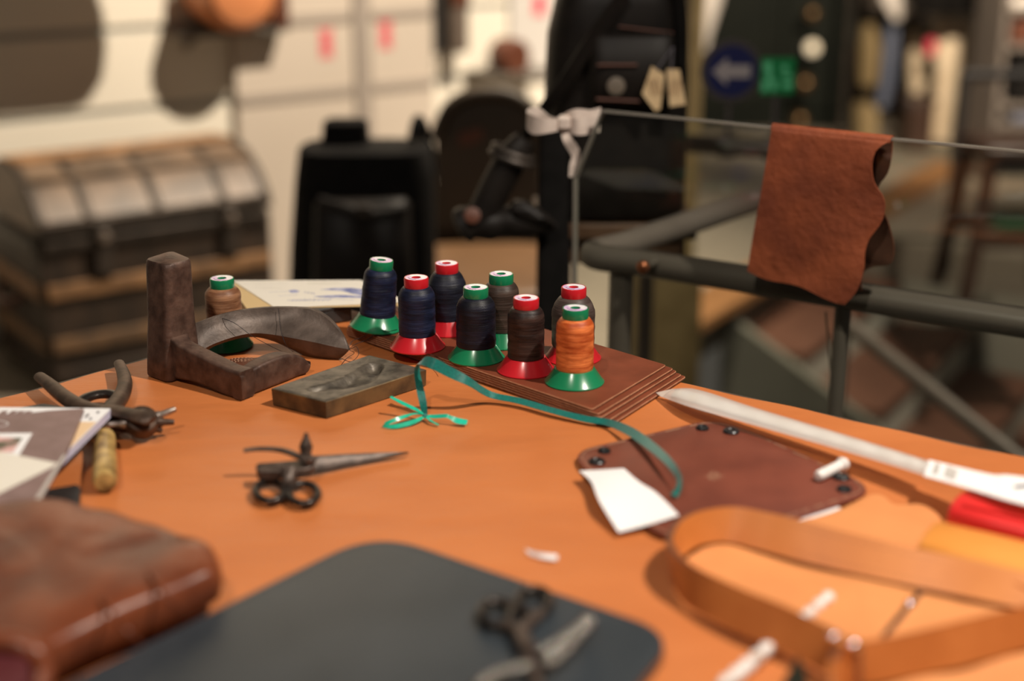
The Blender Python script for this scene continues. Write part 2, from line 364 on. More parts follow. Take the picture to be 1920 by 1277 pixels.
# floor around the stair well
NS = V((.53, .85, 0)).normalized(); MS = V((NS.y, -NS.x, 0))
S0 = V((1.25, 4.40, 0))
top = S0 - MS * .54
def slab(pts, z0, z1):
    mb = MB(); mb.prism([V((p[0], p[1], z1)) for p in pts], z1 - z0); return mb
E1 = top - NS * .75; E2 = top + NS * .95
E3 = E2 + MS * 4
struct('floor', slab([(-4, -1), (.15, -1), (.15, 1.9), (E1.x, E1.y), (E2.x, E2.y), (E3.x, E3.y), (7, 4.5), (7, 11), (-4, 11)], -.15, 0), M['floor'], 'beige stone shop floor')
struct('floor_lower', slab([(-1, -1), (7, -1), (7, 8), (-1, 8)], -2.0, -1.9), M['well'], 'dark lower floor under the stairs')
struct('wall_stairwell', MB().prism([V((.15, 1.9, -.15)), V((E1.x, E1.y, -.15)), V((E1.x - .1, E1.y, -.15)), V((.05, 1.9, -.15))], 1.75), M['well'], 'olive plaster wall of the stair well')
struct('wall_stairwell_far', MB().prism([E2 + V((0, 0, -.15)), E3 + V((0, 0, -.15)), E3 + NS * .1 + V((0, 0, -.15)), E2 + NS * .1 + V((0, 0, -.15))], 1.75), M['wellfar'], 'olive plaster wall behind the stairs')
struct('trim_3', MB().bar(E1 + V((0, 0, .015)), E2 + V((0, 0, .015)) + NS * 1.6, .16, .03), M['floorwood'], 'oak edging along the stair well')
st = MB()
stair = thing('staircase', 'brown staircase with light risers going down behind the railing', 'staircase', E1 + V((0, 0, -1.9)))
for i in range(9):
    off = top + MS * (.27 * i); z = -.15 * i
    a, b = off - NS * .12, off + NS * .93
    if i: mk('tread', MB().prism([a + V((0, 0, z)) - MS * .27, b + V((0, 0, z)) - MS * .27, b + V((0, 0, z)) + MS * .01, a + V((0, 0, z)) + MS * .01], .03), M['tread'], stair)
    mk('riser', MB().prism([a + V((0, 0, z - .03)) - MS * .02, b + V((0, 0, z - .03)) - MS * .02, b + V((0, 0, z - .03)), a + V((0, 0, z - .03))], .12), M['riser'], stair)
mk('stringer', MB().loft([[top - NS * n_ + V((0, 0, -.04)), top - NS * n_ + MS * 2.4 + V((0, 0, -1.36)), top - NS * n_ + MS * 2.4 + V((0, 0, -1.89)), top - NS * n_ + V((0, 0, -1.89))] for n_ in (.125, .165)]), M['well'], stair)
hr = thing('stair_handrail', 'graphite steel handrail sloping down along the staircase', 'handrail', Q(1590, 610, 3.0))
a, b = Q(1585, 605, 3.0), Q(1960, 902, 2.5); b = a + (b - a) * 2.2
mk('rail', MB().tube([a, b], .017, 14), M['pipe'], hr)
mk('post', MB().tube([a, V((a.x, a.y, -1.9))], .012, 12), M['pipe'], hr)
mk('post', MB().tube([b, V((b.x, b.y, -1.9))], .012, 12), M['pipe'], hr)
bd = MB(); p = [Q(1172, 470, 3.6), Q(1318, 500, 3.6), V((Q(1318, 655, 3.6).x, 3.6, -1.9)), V((Q(1172, 690, 3.6).x, 3.6, -1.9))]
bd.prism(p, .03, (0, 1, 0)); tag(mk('board', bd, M['board']), 'yellowish board standing in the stair well under the railing corner', 'board')

# rear shop walls
struct('wall_rear', MB().box((2.5, 9.0, 1.6), (9, .15, 3.2)), M['darkwall'], 'dark rear wall of the shop')
dp = MB().box((1.45, 8.0, 1.15), (.98, .06, 2.4))
door = struct('door_3', dp, M['panel'], 'bottle green nearly black door at the rear')
for k in range(2): mk('door_panel', MB().box((1.22 + .46 * k, 7.96, 1.15), (.38, .03, 2.1)), M['panel'], door, bevel=.01)
for i, (px, py, r, m) in enumerate(((1523, 90, .036, 'lamp'), (1523, 25, .035, 'lampdim'), (1510, 156, .04, 'lampdim'), (1500, 225, .04, 'lampdim'))):  # the dim balls stand in for lights reflected in the dark door
    c = Q(px, py, 7.75); kt = thing('wall_lamp' if i == 0 else 'door_knob', ('glowing cream ball lamp on the dark rear door', 'dim ball built for a light reflection on the dark door, above the glowing lamp', 'dim ball built for a light reflection on the dark door, just below the glowing lamp', 'lowest dim ball built for a light reflection on the dark rear door')[i], 'lamp' if i == 0 else 'knob', c, None if i == 0 else 'light reflections built as dim balls')
    mk('globe' if i == 0 else 'knob', MB().lathe([(r * math.sin(t * math.pi / 10), -r * math.cos(t * math.pi / 10)) for t in range(11)], c, (0, -1, 0), 20), M[m], kt)
    mk('stem', MB().tube([c + V((0, .0, 0)), c + V((0, .20, 0))], r * .3, 10), M['lampdim'], kt)

# ================================================================== RAILING, GLASS
ra, rb = Z(1112, 478, .89), Z(1920, 605, .89)
rd = (rb - ra).normalized(); rb = ra + rd * 1.3
rn = V((rd.y, -rd.x, 0));  rn = rn if rn.y < 0 else -rn          # towards the camera
l2 = Z(1430, 372, .89); ld = (l2 - ra).normalized()
rail = thing('pipe_railing', 'graphite grey steel pipe railing around the stair well', 'railing', V((ra.x, ra.y, 0)))
path = [rb, ra + rd * .10] + [V(q) for q in rpoly([ra + rd * .07, ra - rd * .012 - ld * .012, ra + ld * .07], [0, .06, 0], 8)] + [ra + ld * .1, ra + ld * .76]
mk('top_rail', MB().tube(path, .0168, 20), M['pipe'], rail)
mk('post', MB().tube([ra + rd * .035 + ld * .01 - V((0, 0, .012)), V((ra.x + rd.x * .035, ra.y + rd.y * .035, 0))], .0155, 16), M['pipe'], rail)
pp = PL(1580, 590, ra, rn); mk('post', MB().tube([V((pp.x, pp.y, .88)), V((pp.x, pp.y, -.2))], .0095, 14), M['pipe'], rail)
fa, fb = Z(1270, 268, .89), Z(1450, 279, .89); fd = (fb - fa).normalized()
r2 = thing('pipe_railing', 'second dark pipe railing farther back, behind the hanging hide', 'railing', V((fa.x, fa.y, 0)))
mk('top_rail', MB().tube([fa - fd * .1, fb + fd * .06], .0168, 16), M['pipe'], r2)
mk('post', MB().tube([fa - fd * .05, V((fa.x - fd.x * .05, fa.y - fd.y * .05, 0))], .015, 14), M['pipe'], r2)
mk('cable', MB().tube([PL(1548, 585, ra - rn * .02, rn), PL(1560, 720, ra - rn * .02, rn)], .0012, 6), M['cable'], rail)
def stem_sign(nm, lab, px, py, foot):
    c = PL(px, py, fa, V((-fd.y, fd.x, 0))); t = thing(nm, lab, 'sign', c)
    q = PL(foot, 268, fa, V((-fd.y, fd.x, 0))); q.z = .905
    mk('stem', MB().tube([q, V((q.x, q.y, c.z))], .004, 8), M['signgrey'], t)
    mk('clamp', MB().lathe([(.012, -.014), (.021, -.014), (.021, .014), (.012, .014)], V((q.x, q.y, .89)), fd, 16), M['pipe'], t)
    return t, V((q.x, q.y, c.z))
sg, c = stem_sign('arrow_sign', 'round blue sign with a pale arrow pointing left', 1366, 132, 1364)
FS = V((0, -1, 0)); k_ = .053 / .165; c = c - V((0, .006, 0))
mk('border', MB().lathe([(.0001, 0), (.165 * k_, 0), (.17 * k_, .002), (.165 * k_, .004), (.0001, .004)], c, FS, 40), M['signgrey'], sg)
mk('disc', MB().lathe([(.0001, .0041), (.137 * k_, .0041), (.135 * k_, .0055), (.0001, .0055)], c, FS, 40), M['signblue'], sg)
ar = [(-.105, 0), (-.025, .075), (-.025, .034), (.10, .034), (.10, -.034), (-.025, -.034), (-.025, -.075)]
mk('arrow', MB().prism([c + V((x * k_, -.0068, y * k_)) for x, y in ar], .001, (0, 1, 0)), M['signwhite'], sg)
ex, c = stem_sign('exit_sign', 'small green emergency exit sign beside the round arrow sign', 1450, 141, 1450); c = c - V((0, .006, 0))
mk('plate', MB().box(c, (.058, .006, .062)), M['exit'], ex)
for x, z, a, b in ((-.055, .05, .04, .04), (-.045, 0, .03, .06), (-.065, -.05, .03, .05), (-.02, -.045, .03, .05), (.045, .0, .05, .02), (.03, .04, .03, .03), (.05, -.045, .05, .03)): mk('pictogram', MB().box(c + V((x * .34, -.0036, z * .34)), (a * .34, .001, b * .34)), M['exitlight'], ex)
gp = ra + rn * .045
def GL(px, py, off=0): return PL(px, py, gp + rn * off, rn)
g0 = GL(1076, 640); g1 = GL(1076, 335); g2 = GL(1128, 216); g3 = GL(1920, 296)
g2.z = max(g2.z, g3.z); ztop = GL(1500, 245).z
g2 = V((g2.x, g2.y, ztop)); g3 = gp + rd * 1.2; g3.z = ztop; g4 = V((g3.x, g3.y, .62)); g0 = V((g0.x, g0.y, .62))
gl = thing('glass_panel', 'clear glass balustrade panel with a clipped corner behind the table', 'glass panel', g0)
mk('pane', MB().prism([g0, g1, g2, g3, g4], .008, -rn), M['glass'], gl)
eb = MB()
for a, b in ((g0, g1), (g1, g2), (g2, g3)): eb.bar(a - rn * .004, b - rn * .004, .0022 if a is not g2 else .0022, .0082, up=-rn)
mk('polished_edge', eb, M['glassedge'], gl)
c = GL(1207, 500, .0)
mk('bolt', MB().lathe([(.0001, .0002), (.0080, .0002), (.0080, .004), (.005, .007), (.0001, .008)], c, rn, 20), M['copper'], gl)
mk('spacer', MB().lathe([(.0055, -.030), (.0055, -.0082)], c, rn, 16), M['pipe'], gl)

# ================================================================== TABLE
C0 = Z(624, 572, TZ); e1 = (Z(1920, 855, TZ) - C0).normalized(); e2 = (Z(0, 745, TZ) - C0).normalized()
def tp(a, b, z=TZ): q = C0 + e1 * a + e2 * b; return V((q.x, q.y, z))
LA, LB = 1.35, .98
table = thing('work_table', 'large work table under the tan leather cover', 'table', tp(.6, .5, 0))
mk('table_top', MB().prism([tp(-.006, -.006, TZ - .0035), tp(LA, -.006, TZ - .0035), tp(LA, LB, TZ - .0035), tp(-.006, LB, TZ - .0035)], .04), M['tablewood'], table)
for a, b in ((.06, .06), (LA - .08, .06), (LA - .08, LB - .08), (.06, LB - .08)):
    mk('leg', MB().box(tp(a, b, .43), (.06, .06, .86), -.6), M['tablewood'], table)
N1, N2 = 90, 64
def cz(a, b): return TZ - .0004 - .0003 * (1 + math.sin(9 * a + 14 * b) * math.sin(17 * b - 5 * a)) - .0002 * (1 + math.sin(40 * a + 23 * b))
rnd = [.0015 * math.sin(k * .9) + .001 * math.sin(k * .37 + 1) for k in range(200)]
cov = [[tp(a + (rnd[j] if i == 0 else 0), b + (rnd[i + 60] if j == 0 else 0), cz(a, b)) for j in range(N2 + 1) for b in [j / N2 * (LB - .01) + .002]] for i in range(N1 + 1) for a in [i / N1 * (LA - .01) + .002]]
tag(mk('leather_cover', MB().sheet(cov, .0022), M['cover'], base=tp(.6, .5, TZ - .003)), 'orange tan leather sheet covering the whole table', 'leather cover')

# ------------------------------------------------------------------ leather stack
SH = .0021; NSH = 5
A_ = G(1112, 770, .0095); B_ = G(1250, 686, .0095); L_ = G(650, 613, .0095); K_ = L_ + (B_ - A_)
u_ = (A_ - L_).normalized(); v_ = (B_ - A_).normalized()
offs = [(.020, .007), (.0165, .004), (.011, .0035), (.0075, .002), (0, 0)]
names = ['lowest sheet of the brown leather stack under the spools', 'second lowest sheet of the brown leather stack under the spools', 'middle sheet of the brown leather stack under the spools', 'second sheet from the top of the brown leather stack', 'topmost brown leather sheet of the stack carrying the spools']
for k in range(NSH):
    o = offs[k]; z = TZ + SH * (k + 1)
    pts = [L_ + u_ * random.uniform(-.003, .003), K_ + u_ * random.uniform(-.002, .002), B_ + u_ * o[0] + v_ * o[1], A_ + u_ * (o[0] + random.uniform(-.001, .001)) - v_ * o[1] * .3]
    pts = rpoly([V((p.x, p.y, z)) for p in pts], .004, 3)
    tag(mk('leather_sheet', MB().prism(pts, SH - .0001, side=1), [M['stack'], M['rawedge'], M['rim']], bevel=.0006, bmat=2), names[k], 'leather sheet', 'brown leather sheets stacked under the spools')
STZ = SH * NSH

# ------------------------------------------------------------------ spools
capM = {}
def spool(px, py, body, plastic, thread, label, rb=.0168, top=.0, h0=STZ, tilt=None, H=.0695, shoulder=.009, rbot=None):
    b = G(px, py, h0); rbot = rbot or rb
    t = thing('thread_spool', label, 'thread spool', b, 'sewing thread spools')
    Mx = Matrix.Translation(b)
    if tilt: Mx = Matrix.Translation(b) @ Matrix.Translation((.0265, 0, 0)) @ Matrix.Rotation(tilt, 4, 'Y') @ Matrix.Translation((-.0265, 0, 0))
    zc = H - .0092
    base = MB().lathe([(.0240, 0), (.0266, .0002), (.0268, .0012), (.0255, .0022), (.0185, .0128), (.0180, .0135), (.010, .0137), (.010, .002), (.0235, .0012)], n=56, cap=False)
    mk('base', tf(base, Mx), M[plastic], t, ang=50)
    z0, z1 = .0126, zc; prof = []
    n = 26
    for k in range(n + 1):
        q = k / n; z = z0 + (z1 - z0) * q; s = (z1 - z) / shoulder
        r = lerp(rbot, rb, q) + .00010 * math.sin(k * 2.1 + px) + .00012 * math.sin(k * .9 + py)
        if s < 1: r = lerp(.0125, r, math.sin(max(s, 0) * math.pi / 2) ** .8)
        if k == 0: r -= .0005
        prof.append((r, z))
    th = MB().lathe([(.011, z0 + .0002)] + prof + [(.010, z1)], n=48, cap=False)
    for i, q in enumerate(th.v):                # gently uneven winding
        a = math.atan2(q.y, q.x); f = 1 + .003 * math.sin(3 * a + q.z * 700 + px) ; th.v[i] = V((q.x * f, q.y * f, q.z))
    mk('wound_thread', tf(th, Mx), M[thread], t, ang=60)
    cp = MB().lathe([(.0100, zc - .001), (.0116, zc), (.0118, zc + .0012), (.0118, H - .001), (.0112, H), (.0106, H), (.0106, H - .0003), (.0044, H - .0003), (.0040, H - .001), (.0040, zc - .01), (.0001, zc - .01)], n=40, cap=False)
    c = mk('cap', tf(cp, Mx), M[plastic], t)
    mk('end_sticker', tf(MB().lathe([(.0045, H - .0003), (.0045, H - .0001), (.0104, H - .0001), (.0104, H - .0003)], n=40, cap=False), Mx), M['cap_label'], c)
    tx = MB()
    for k in range(9):
        a = 3.4 + k * .16; tx.box((math.cos(a) * .0075, math.sin(a) * .0075, H), (.0007, .0011, .0001), a)
    mk('printing', tf(tx, Mx), M['ink'], c)
    return t
spool(1077, 716, 0, 'green', 't_orange', 'orange thread spool with green base and cap')
spool(986, 694, 0, 'red', 't_brown', 'dark brown thread spool on a red base, left of the orange spool', rb=.0168)
spool(893, 671, 0, 'green', 't_black', 'black thread spool with green cap at the front middle of the stack', rb=.0182, rbot=.0188, shoulder=.011)
spool(783, 650, 0, 'red', 't_navy', 'navy thread spool with red cap at the front left of the stack', rb=.0176, rbot=.0178, shoulder=.010)
spool(706, 617, 0, 'green', 't_navy', 'navy thread spool with green cap leaning at the left end of the stack', rb=.0160, rbot=.0180, tilt=.10, shoulder=.007)
spool(839, 619, 0, 'red', 't_darknavy', 'wide slate navy spool with red cap standing at the back', rb=.0200, rbot=.0185, shoulder=.018)
spool(940, 642, 0, 'green', 't_heather', 'brown thread spool with green cap at the back between black and dark brown spools', rb=.0170, rbot=.0165, shoulder=.009)
spool(1074, 671, 0, 'red', 't_taupe', 'wide taupe thread spool with red cap behind the orange spool', rb=.0205, rbot=.0200, shoulder=.017)
spool(424, 648, 0, 'green', 't_tan', 'tan thread spool with green cap behind the iron last', rb=.0175, h0=0, shoulder=.008)

# ------------------------------------------------------------------ postcard on a small box
bx = thing('small_box', 'small black box under the postcards at the table corner', 'box', G(560, 600))
q = [G(530, 590, .018), G(650, 590, .018), G(650, 560, .018), G(560, 555, .018)]
ctr = V((-.205, 1.425, TZ)); mk('box_body', MB().box(ctr + V((0, 0, .007)), (.06, .045, .014), .6), M['blackleather'], bx, bevel=.001)
mk('lid', MB().box(ctr + V((0, 0, .0162)), (.062, .047, .0040), .6), M['blackleather'], bx, bevel=.001)
def flat(name, pxs, h, th, m, parent=None, r=0, **k):
    pts = [G(x, y, h) for x, y in pxs]
    if r: pts = rpoly(pts, r, 4)
    return mk(name, MB().prism(pts, th), m, parent, **k)
flat_e = flat('envelope', [(428, 530), (462, 578), (760, 573), (700, 540)], .0188, .0005, M['card2']); tag(flat_e, 'kraft envelope lying under the watercolour postcard', 'envelope')
h = .0196
pcard = thing('postcard', 'cream postcard with blue watercolour lettering behind the iron last', 'postcard', G(600, 560, h - .0006))
flat('card', [(436, 526), (516, 577), (764, 566), (690, 531), (676, 525)], h, .0006, M['card'], pcard)
hi = h + .00008
mb = MB(); 
def blot(mb, pxs, hh): mb.prism([G(x, y, hh) for x, y in pxs], .00006)
for p in ([(600, 543), (628, 540), (660, 540), (688, 543), (690, 547), (668, 545), (640, 545)], [(640, 545), (665, 544), (690, 550), (690, 556), (672, 553), (655, 549)], [(585, 556), (612, 554), (645, 553), (690, 556), (690, 559), (650, 558), (612, 558)], [(540, 545), (552, 543), (562, 546), (556, 549), (546, 549)]): blot(mb, p, hi)
mk('watercolour', mb, M['blueink'], pcard)
mb = MB()
def scribble(mb, x0, y0, x1, y1, n, amp, hh, r=.00028):
    mb.tube([G(x0 + (x1 - x0) * k / n, y0 + (y1 - y0) * k / n + amp * (math.sin(k * 2.4) + .6 * math.sin(k * 5.1 + 1)), hh) for k in range(n + 1)], r, 4, flat=.3)
scribble(mb, 538, 563, 622, 561, 46, 1.5, hi); scribble(mb, 545, 563.5, 620, 562.5, 46, 1.3, hi); scribble(mb, 570, 548, 590, 550.5, 16, 1.5, hi)
scribble(mb, 504, 548, 545, 546, 20, .5, hi); scribble(mb, 522, 555, 560, 552.5, 20, .4, hi); scribble(mb, 618, 560, 664, 563, 26, .7, hi)
mk('lettering', mb, M['blueink'], pcard)
mb = MB()
for x0, x1, y in ((455, 500, 531.5), (480, 540, 532), (475, 515, 538.5), (490, 530, 541), (592, 640, 557.5)): scribble(mb, x0, y, x1, y - .3, 22, .5, hi, .0002)
mk('fine_print', mb, M['greyink'], pcard)
mb = MB(); scribble(mb, 576, 531.5, 640, 531, 26, 1.0, hi, .0003); mk('small_drawing', mb, M['olive'], pcard)

# ------------------------------------------------------------------ cobbler's last
last = thing('iron_last', 'rusty cast iron cobbler last with a tall block and curved soles', 'cobbler last', G(330, 700))
zt = .108
tq = [G(268, 486, zt), G(311, 498, zt), G(362, 486, zt), G(322, 469, zt)]
bq = [G(272, 702), G(316, 718), G(380, 694), G(336, 676)]
mq = [lerp(b, t, .40) for b, t in zip(bq, tq)]
rings = []
for f, wdn in ((0, 1.0), (.012, 1.02), (.18, 1.02), (.34, 1.0), (.40, .985), (.46, .97), (.7, .98), (.95, 1.0), (.985, .985), (1.0, .93)):
    q = [lerp(b, t, f) for b, t in zip(bq, tq)]; c = sum(q, V()) / 4; q = [c + (x - c) * wdn for x in q]
    for x in q: x.z = TZ + zt * f
    rings.append(rpoly(q, .008, 5))
mk('block', MB().loft(rings), M['iron'], last, ang=50)
p0, p1 = G(317, 712), G(452, 751)
bd_ = (p1 - p0).normalized(); bn = V((-bd_.y, bd_.x, 0)); bn = bn if bn.y > 0 else -bn
rings = []
for k in range(13):
    t = k / 12; c = lerp(p0 - bd_ * .004, p1, t); hh = lerp(.040, .0262, min(1, t * 1.2)) ; lo = .004 * math.sin(min(1, t * 1.3) * math.pi); wd_ = .017
    if t < .25: wd_ += .010 * (1 - t / .25) ** 2; hh += .004 * (1 - t / .25) ** 2
    c = c + bn * (.005 * max(0, 1 - t / .2) ** 2)
    rings.append(rpoly([c + V((0, 0, lo)), c + bn * wd_ + V((0, 0, lo)), c + bn * wd_ + V((0, 0, hh)), c + V((0, 0, hh))], .003, 3))
mk('arm', MB().loft(rings), M['iron'], last, ang=50)
# short sole plate
cz_ = [(452, 706, 1.181), (470, 696, 1.195), (500, 679, 1.212), (536, 666, 1.232), (560, 666, 1.246), (576, 675, 1.252), (583, 688, 1.254)]
Tp = spline([Q(x, y, Y) for x, y, Y in cz_], 24)
rings = []
n_ = len(Tp)
dshort = (V((Tp[-1].x, Tp[-1].y, 0)) - V((Tp[0].x, Tp[0].y, 0))).normalized(); nshort = V((-dshort.y, dshort.x, 0))
for k, tpnt in enumerate(Tp):
    f = k / (n_ - 1); thk = .012 + .006 * math.sin(f * math.pi)
    zb = TZ + (.0 if f < .75 else .008 * ((f - .75) / .25) ** 2)
    a = V((tpnt.x, tpnt.y, zb)); zt_ = max(tpnt.z, zb + .004)
    rings.append(rpoly([a, a + nshort * thk, a + nshort * thk + V((0, 0, zt_ - zb)), V((tpnt.x, tpnt.y, zt_))], .003, 3))
mk('heel_sole', MB().loft(rings), M['iron'], last, ang=50)
# long curved sole plate
Tt = spline([Q(345, 613, 1.262), Q(366, 606, 1.277), Q(405, 592, 1.296), Q(450, 582, 1.312), Q(500, 577, 1.322), Q(553, 577, 1.326), Q(585, 581, 1.322), Q(613, 597, 1.314), Q(638, 623, 1.303), Q(652, 648, 1.296)], 36)
Bb = spline([Q(350, 672, 1.250), Q(372, 662, 1.262), Q(394, 648, 1.272), Q(434, 633, 1.290), Q(472, 625, 1.302), Q(508, 627, 1.304), Q(548, 634, 1.300), Q(590, 642, 1.295), Q(625, 650, 1.292), Q(653, 655, 1.291)], 36)
Uu = spline([Q(352, 678, 1.260), Q(374, 668, 1.272), Q(396, 652, 1.284), Q(436, 638, 1.302), Q(475, 632, 1.314), Q(512, 640, 1.318), Q(552, 658, 1.314), Q(590, 676, 1.305), Q(630, 676, 1.297), Q(653, 658, 1.2915)], 36)
mb = MB(); rings = []
for k, (a, b, c) in enumerate(zip(Tt, Bb, Uu)):
    q_ = min(1, (len(Tt) - 1 - k) / 8); bk = V((.004, .009, 0)) * (.25 + .75 * q_); m2 = lerp(b, c, .5) + V((-.001, -.002, -.001)) * q_
    rings.append([a, lerp(a, b, .25) + V((.001, .003, -.001)) * q_, lerp(a, b, .5) + V((.001, .0042, -.001)) * q_, lerp(a, b, .78) + V((.001, .0025, 0)) * q_, b, m2, c, c + bk * .5, lerp(c, a, .4) + bk * 1.2, lerp(c, a, .8) + bk * 1.0, a + bk * .5])
mk('long_sole', MB().loft(rings), M['iron2'], last, ang=60)
# stitched patch inside the last
c = G(462, 690, .001); pt = thing('leather_patch', 'dark stitched leather patch lying inside the iron last', 'leather patch', c)
pr = [c + V((math.cos(a) * .024, math.sin(a) * .026, .0026 + .001 * math.sin(3 * a))) for a in [k * math.pi / 14 for k in range(28)]]
mk('patch', MB().prism(pr, .0026), M['brownbag'], pt)
mb = MB()
for rr in (.9, .72, .55):
    for k in range(int(44 * rr)):
        a = 2 * math.pi * k / int(44 * rr); mb.box(c + V((math.cos(a) * .024 * rr, math.sin(a) * .026 * rr, .0029 + .0008 * math.sin(3 * a))), (.0005, .0018, .0008), a)
o = mk('stitching', mb, M['stitch'], pt); o['kind'] = 'stuff'

# ------------------------------------------------------------------ carved mould block
mo = thing('mould_block', 'old metal mould block with a carved hollow lying beside the last', 'mould', G(640, 745))
HB = .0158
cr = [G(510, 727, HB), G(611, 752, HB), G(798, 692, HB), G(692, 665, HB)]
NX, NY = 56, 26
def cav(u, v):
    mx = .50 + .16 * math.sin(u * 5.2 - .6); d = abs(v - mx); wv = (.10 + .13 * math.sin(max(0, min(1, (u - .12) / .76)) * math.pi) ** .7) if .10 < u < .90 else 0
    if wv == 0: return 0
    e = max(0, min(1, (wv - d) / .09)); end = max(0, min(1, (u - .10) / .05, (.90 - u) / .05))
    return -.0075 * e * e * (3 - 2 * e) * end * (.75 + .25 * math.sin(u * 17))
P = [[lerp(lerp(cr[0], cr[3], u), lerp(cr[1], cr[2], u), v) + V((0, 0, cav(u, v) - (.0006 if u in (0, 1) or v in (0, 1) else 0))) for v in [j / NY for j in range(NY + 1)]] for u in [i / NX for i in range(NX + 1)]]
mb = MB(); mb.grid(P)
o_ = [P[i][0] for i in range(NX + 1)] + [P[NX][j] for j in range(1, NY + 1)] + [P[i][NY] for i in range(NX - 1, -1, -1)] + [P[0][j] for j in range(NY - 1, 0, -1)]
lowr = [V((q.x, q.y, TZ)) for q in o_]; midr = [V((q.x, q.y, q.z - .0006)) + (q - sum(cr, V()) / 4).normalized() * .0006 for q in o_]
mb.loft([o_, midr], cap=False, mi=1); mb.loft([midr, lowr], cap=False, mi=1); mb.add(lowr, [tuple(range(len(lowr)))], 1)
mk('block', mb, [M['mold'], M['moldside']], mo, ang=45)

# ------------------------------------------------------------------ teal ribbon
def band(pts, wid, th, n=60, mi=0):
    """pts: (point, width direction, width scale)"""
    P = spline([p for p, d, s in pts], n); D = spline([V(d) for p, d, s in pts], n); Sx = spline([V((s, 0, 0)) for p, d, s in pts], n)
    A = []; B = []
    T = dirs(P)
    for p, d, s, t in zip(P, D, Sx, T):
        d = d - t * d.dot(t); d = d.normalized() * wid * s.x / 2; A.append(p - d); B.append(p + d)
    return MB().ribbon(A, B, th)
rib = thing('teal_ribbon', 'teal satin ribbon with a small bow trailing across the table', 'ribbon', G(797, 782))
X = (1, 0, 0); Fw = (0, 1, 0); Up = (0, 0, 1)
pts = [(Q(797, 783, 1.146), X, .6), (Q(793, 755, 1.150), X, .9), (Q(786, 722, 1.158), (1, .3, 0), .9), (Q(782, 697, 1.162), (1, .6, 0), .75), (Q(786, 681, 1.163), (.5, 1, 0), .9), (Q(797, 677, 1.158), (.2, .8, .9), 1.2), (Q(815, 683, 1.152), (.1, .4, .9), 1.35), (Q(842, 697, 1.156), (.05, .4, .9), 1.3), (Q(880, 716, 1.158), (0, .7, .8), 1.15),
       (G(920, 740, .009), (.2, .9, .5), 1.0), (G(975, 752, .006), (.2, .9, .4), 1.0), (G(1040, 771, .005), (.2, .9, .3), 1.0), (G(1100, 786, .004), (.3, .8, .6), .9), (G(1140, 792, .005), (.4, .8, .7), .9), (G(1180, 808, .0095), (.7, .6, .5), 1.15), (G(1215, 832, .013), (.8, .5, .4), 1.15), (G(1250, 862, .017), (.8, .3, .6), .9), (G(1271, 890, .017), (.5, .2, .9), .75), (G(1273, 912, .013), (.8, .2, .7), .7), (G(1264, 930, .008), (1, .2, .3), .75)]
mk('long_tail', band(pts, .0072, .0003, 120), M['teal'], rib)
K = Q(797, 780, 1.146)
def loopband(px, wid=.0034): return band([(G(x, y, hh), d, s) for x, y, hh, d, s in px], wid, .0003, 40)
mk('bow_loop', loopband([(797, 777, .004, Fw, .8), (775, 776, .006, Fw, 1), (745, 786, .005, (0, .6, .6), 1), (722, 795, .003, (.5, .3, .8), .9), (722, 799, .002, (.6, 0, .8), .9), (745, 799, .002, (0, .5, .8), 1.1), (775, 791, .003, (0, .6, .8), 1.1), (797, 780, .004, Fw, .8)]), M['teal2'], rib)
mk('bow_end', loopband([(797, 779, .004, Fw, .8), (780, 768, .008, (.3, .8, .3), 1), (755, 756, .012, (.3, .8, .3), 1.1), (732, 744, .016, (.3, .8, .2), .8)]), M['teal2'], rib)
mk('bow_end', loopband([(797, 780, .004, Fw, .8), (815, 781, .005, (0, .6, .8), 1), (836, 780, .007, (0, .6, .8), 1), (845, 783, .006, (0, .5, .8), 1), (858, 789, .004, (0, .7, .6), 1.6), (876, 792, .003, (0, .8, .3), 1.8)]), M['teal2'], rib)
mk('bow_end', loopband([(797, 780, .004, Fw, .7), (808, 789, .003, Fw, .8), (822, 797, .001, Fw, .8)]), M['teal2'], rib)
mk('knot', MB().lathe([(.0022 * math.sin(t * math.pi / 8), -.0025 * math.cos(t * math.pi / 8)) for t in range(9)], G(797, 780, .004), (1, .3, 0), 12), M['teal'], rib)

# ------------------------------------------------------------------ loose threads
def squig(pts, n=60): return spline(pts, n)
tz = STZ + .0006
tA = [G(745, 618, .020), G(722, 622, .016), G(708, 612, .018), G(695, 606, .020), G(688, 617, .016), G(697, 626, .013), G(712, 620, .014), G(690, 636, tz), G(668, 645, tz), G(655, 655, tz), G(664, 662, .004), G(650, 672, .002), G(640, 684, .001)]
tag(mk('loose_thread', MB().tube(squig(tA, 120), .00032, 5), M['loose']), 'tangled black thread on the base of the leaning navy spool', 'thread', 'loose thread ends')
tB = [G(700, 619, .015), G(680, 632, tz), G(660, 640, tz), G(655, 655, .006), G(668, 650, tz), G(672, 665, .006), G(658, 678, .003), G(640, 672, .002)]
tag(mk('loose_thread', MB().tube(squig(tB, 90), .00030, 5), M['loose']), 'curly black thread hanging off the left end of the leather stack', 'thread', 'loose thread ends')
tC = [Q(414, 596, 1.300), Q(440, 606, 1.292), Q(470, 628, 1.286), Q(500, 645, 1.275), G(530, 660, .002)]
tag(mk('loose_thread', MB().tube(squig(tC, 50), .00028, 5), M['loose']), 'thin dark thread hanging across the long sole from the tan spool', 'thread', 'loose thread ends')
tD = [Q(522, 578, 1.3215), Q(524, 600, 1.314), Q(528, 625, 1.295), Q(537, 648, 1.290), G(549, 659, .001)]
tag(mk('loose_thread', MB().tube(squig(tD, 50), .00028, 5), M['loose']), 'dark thread crossing the middle of the long curved sole', 'thread', 'loose thread ends')
tE = [G(800, 664, tz), G(818, 668, tz), G(830, 677, tz), G(836, 686, tz)]
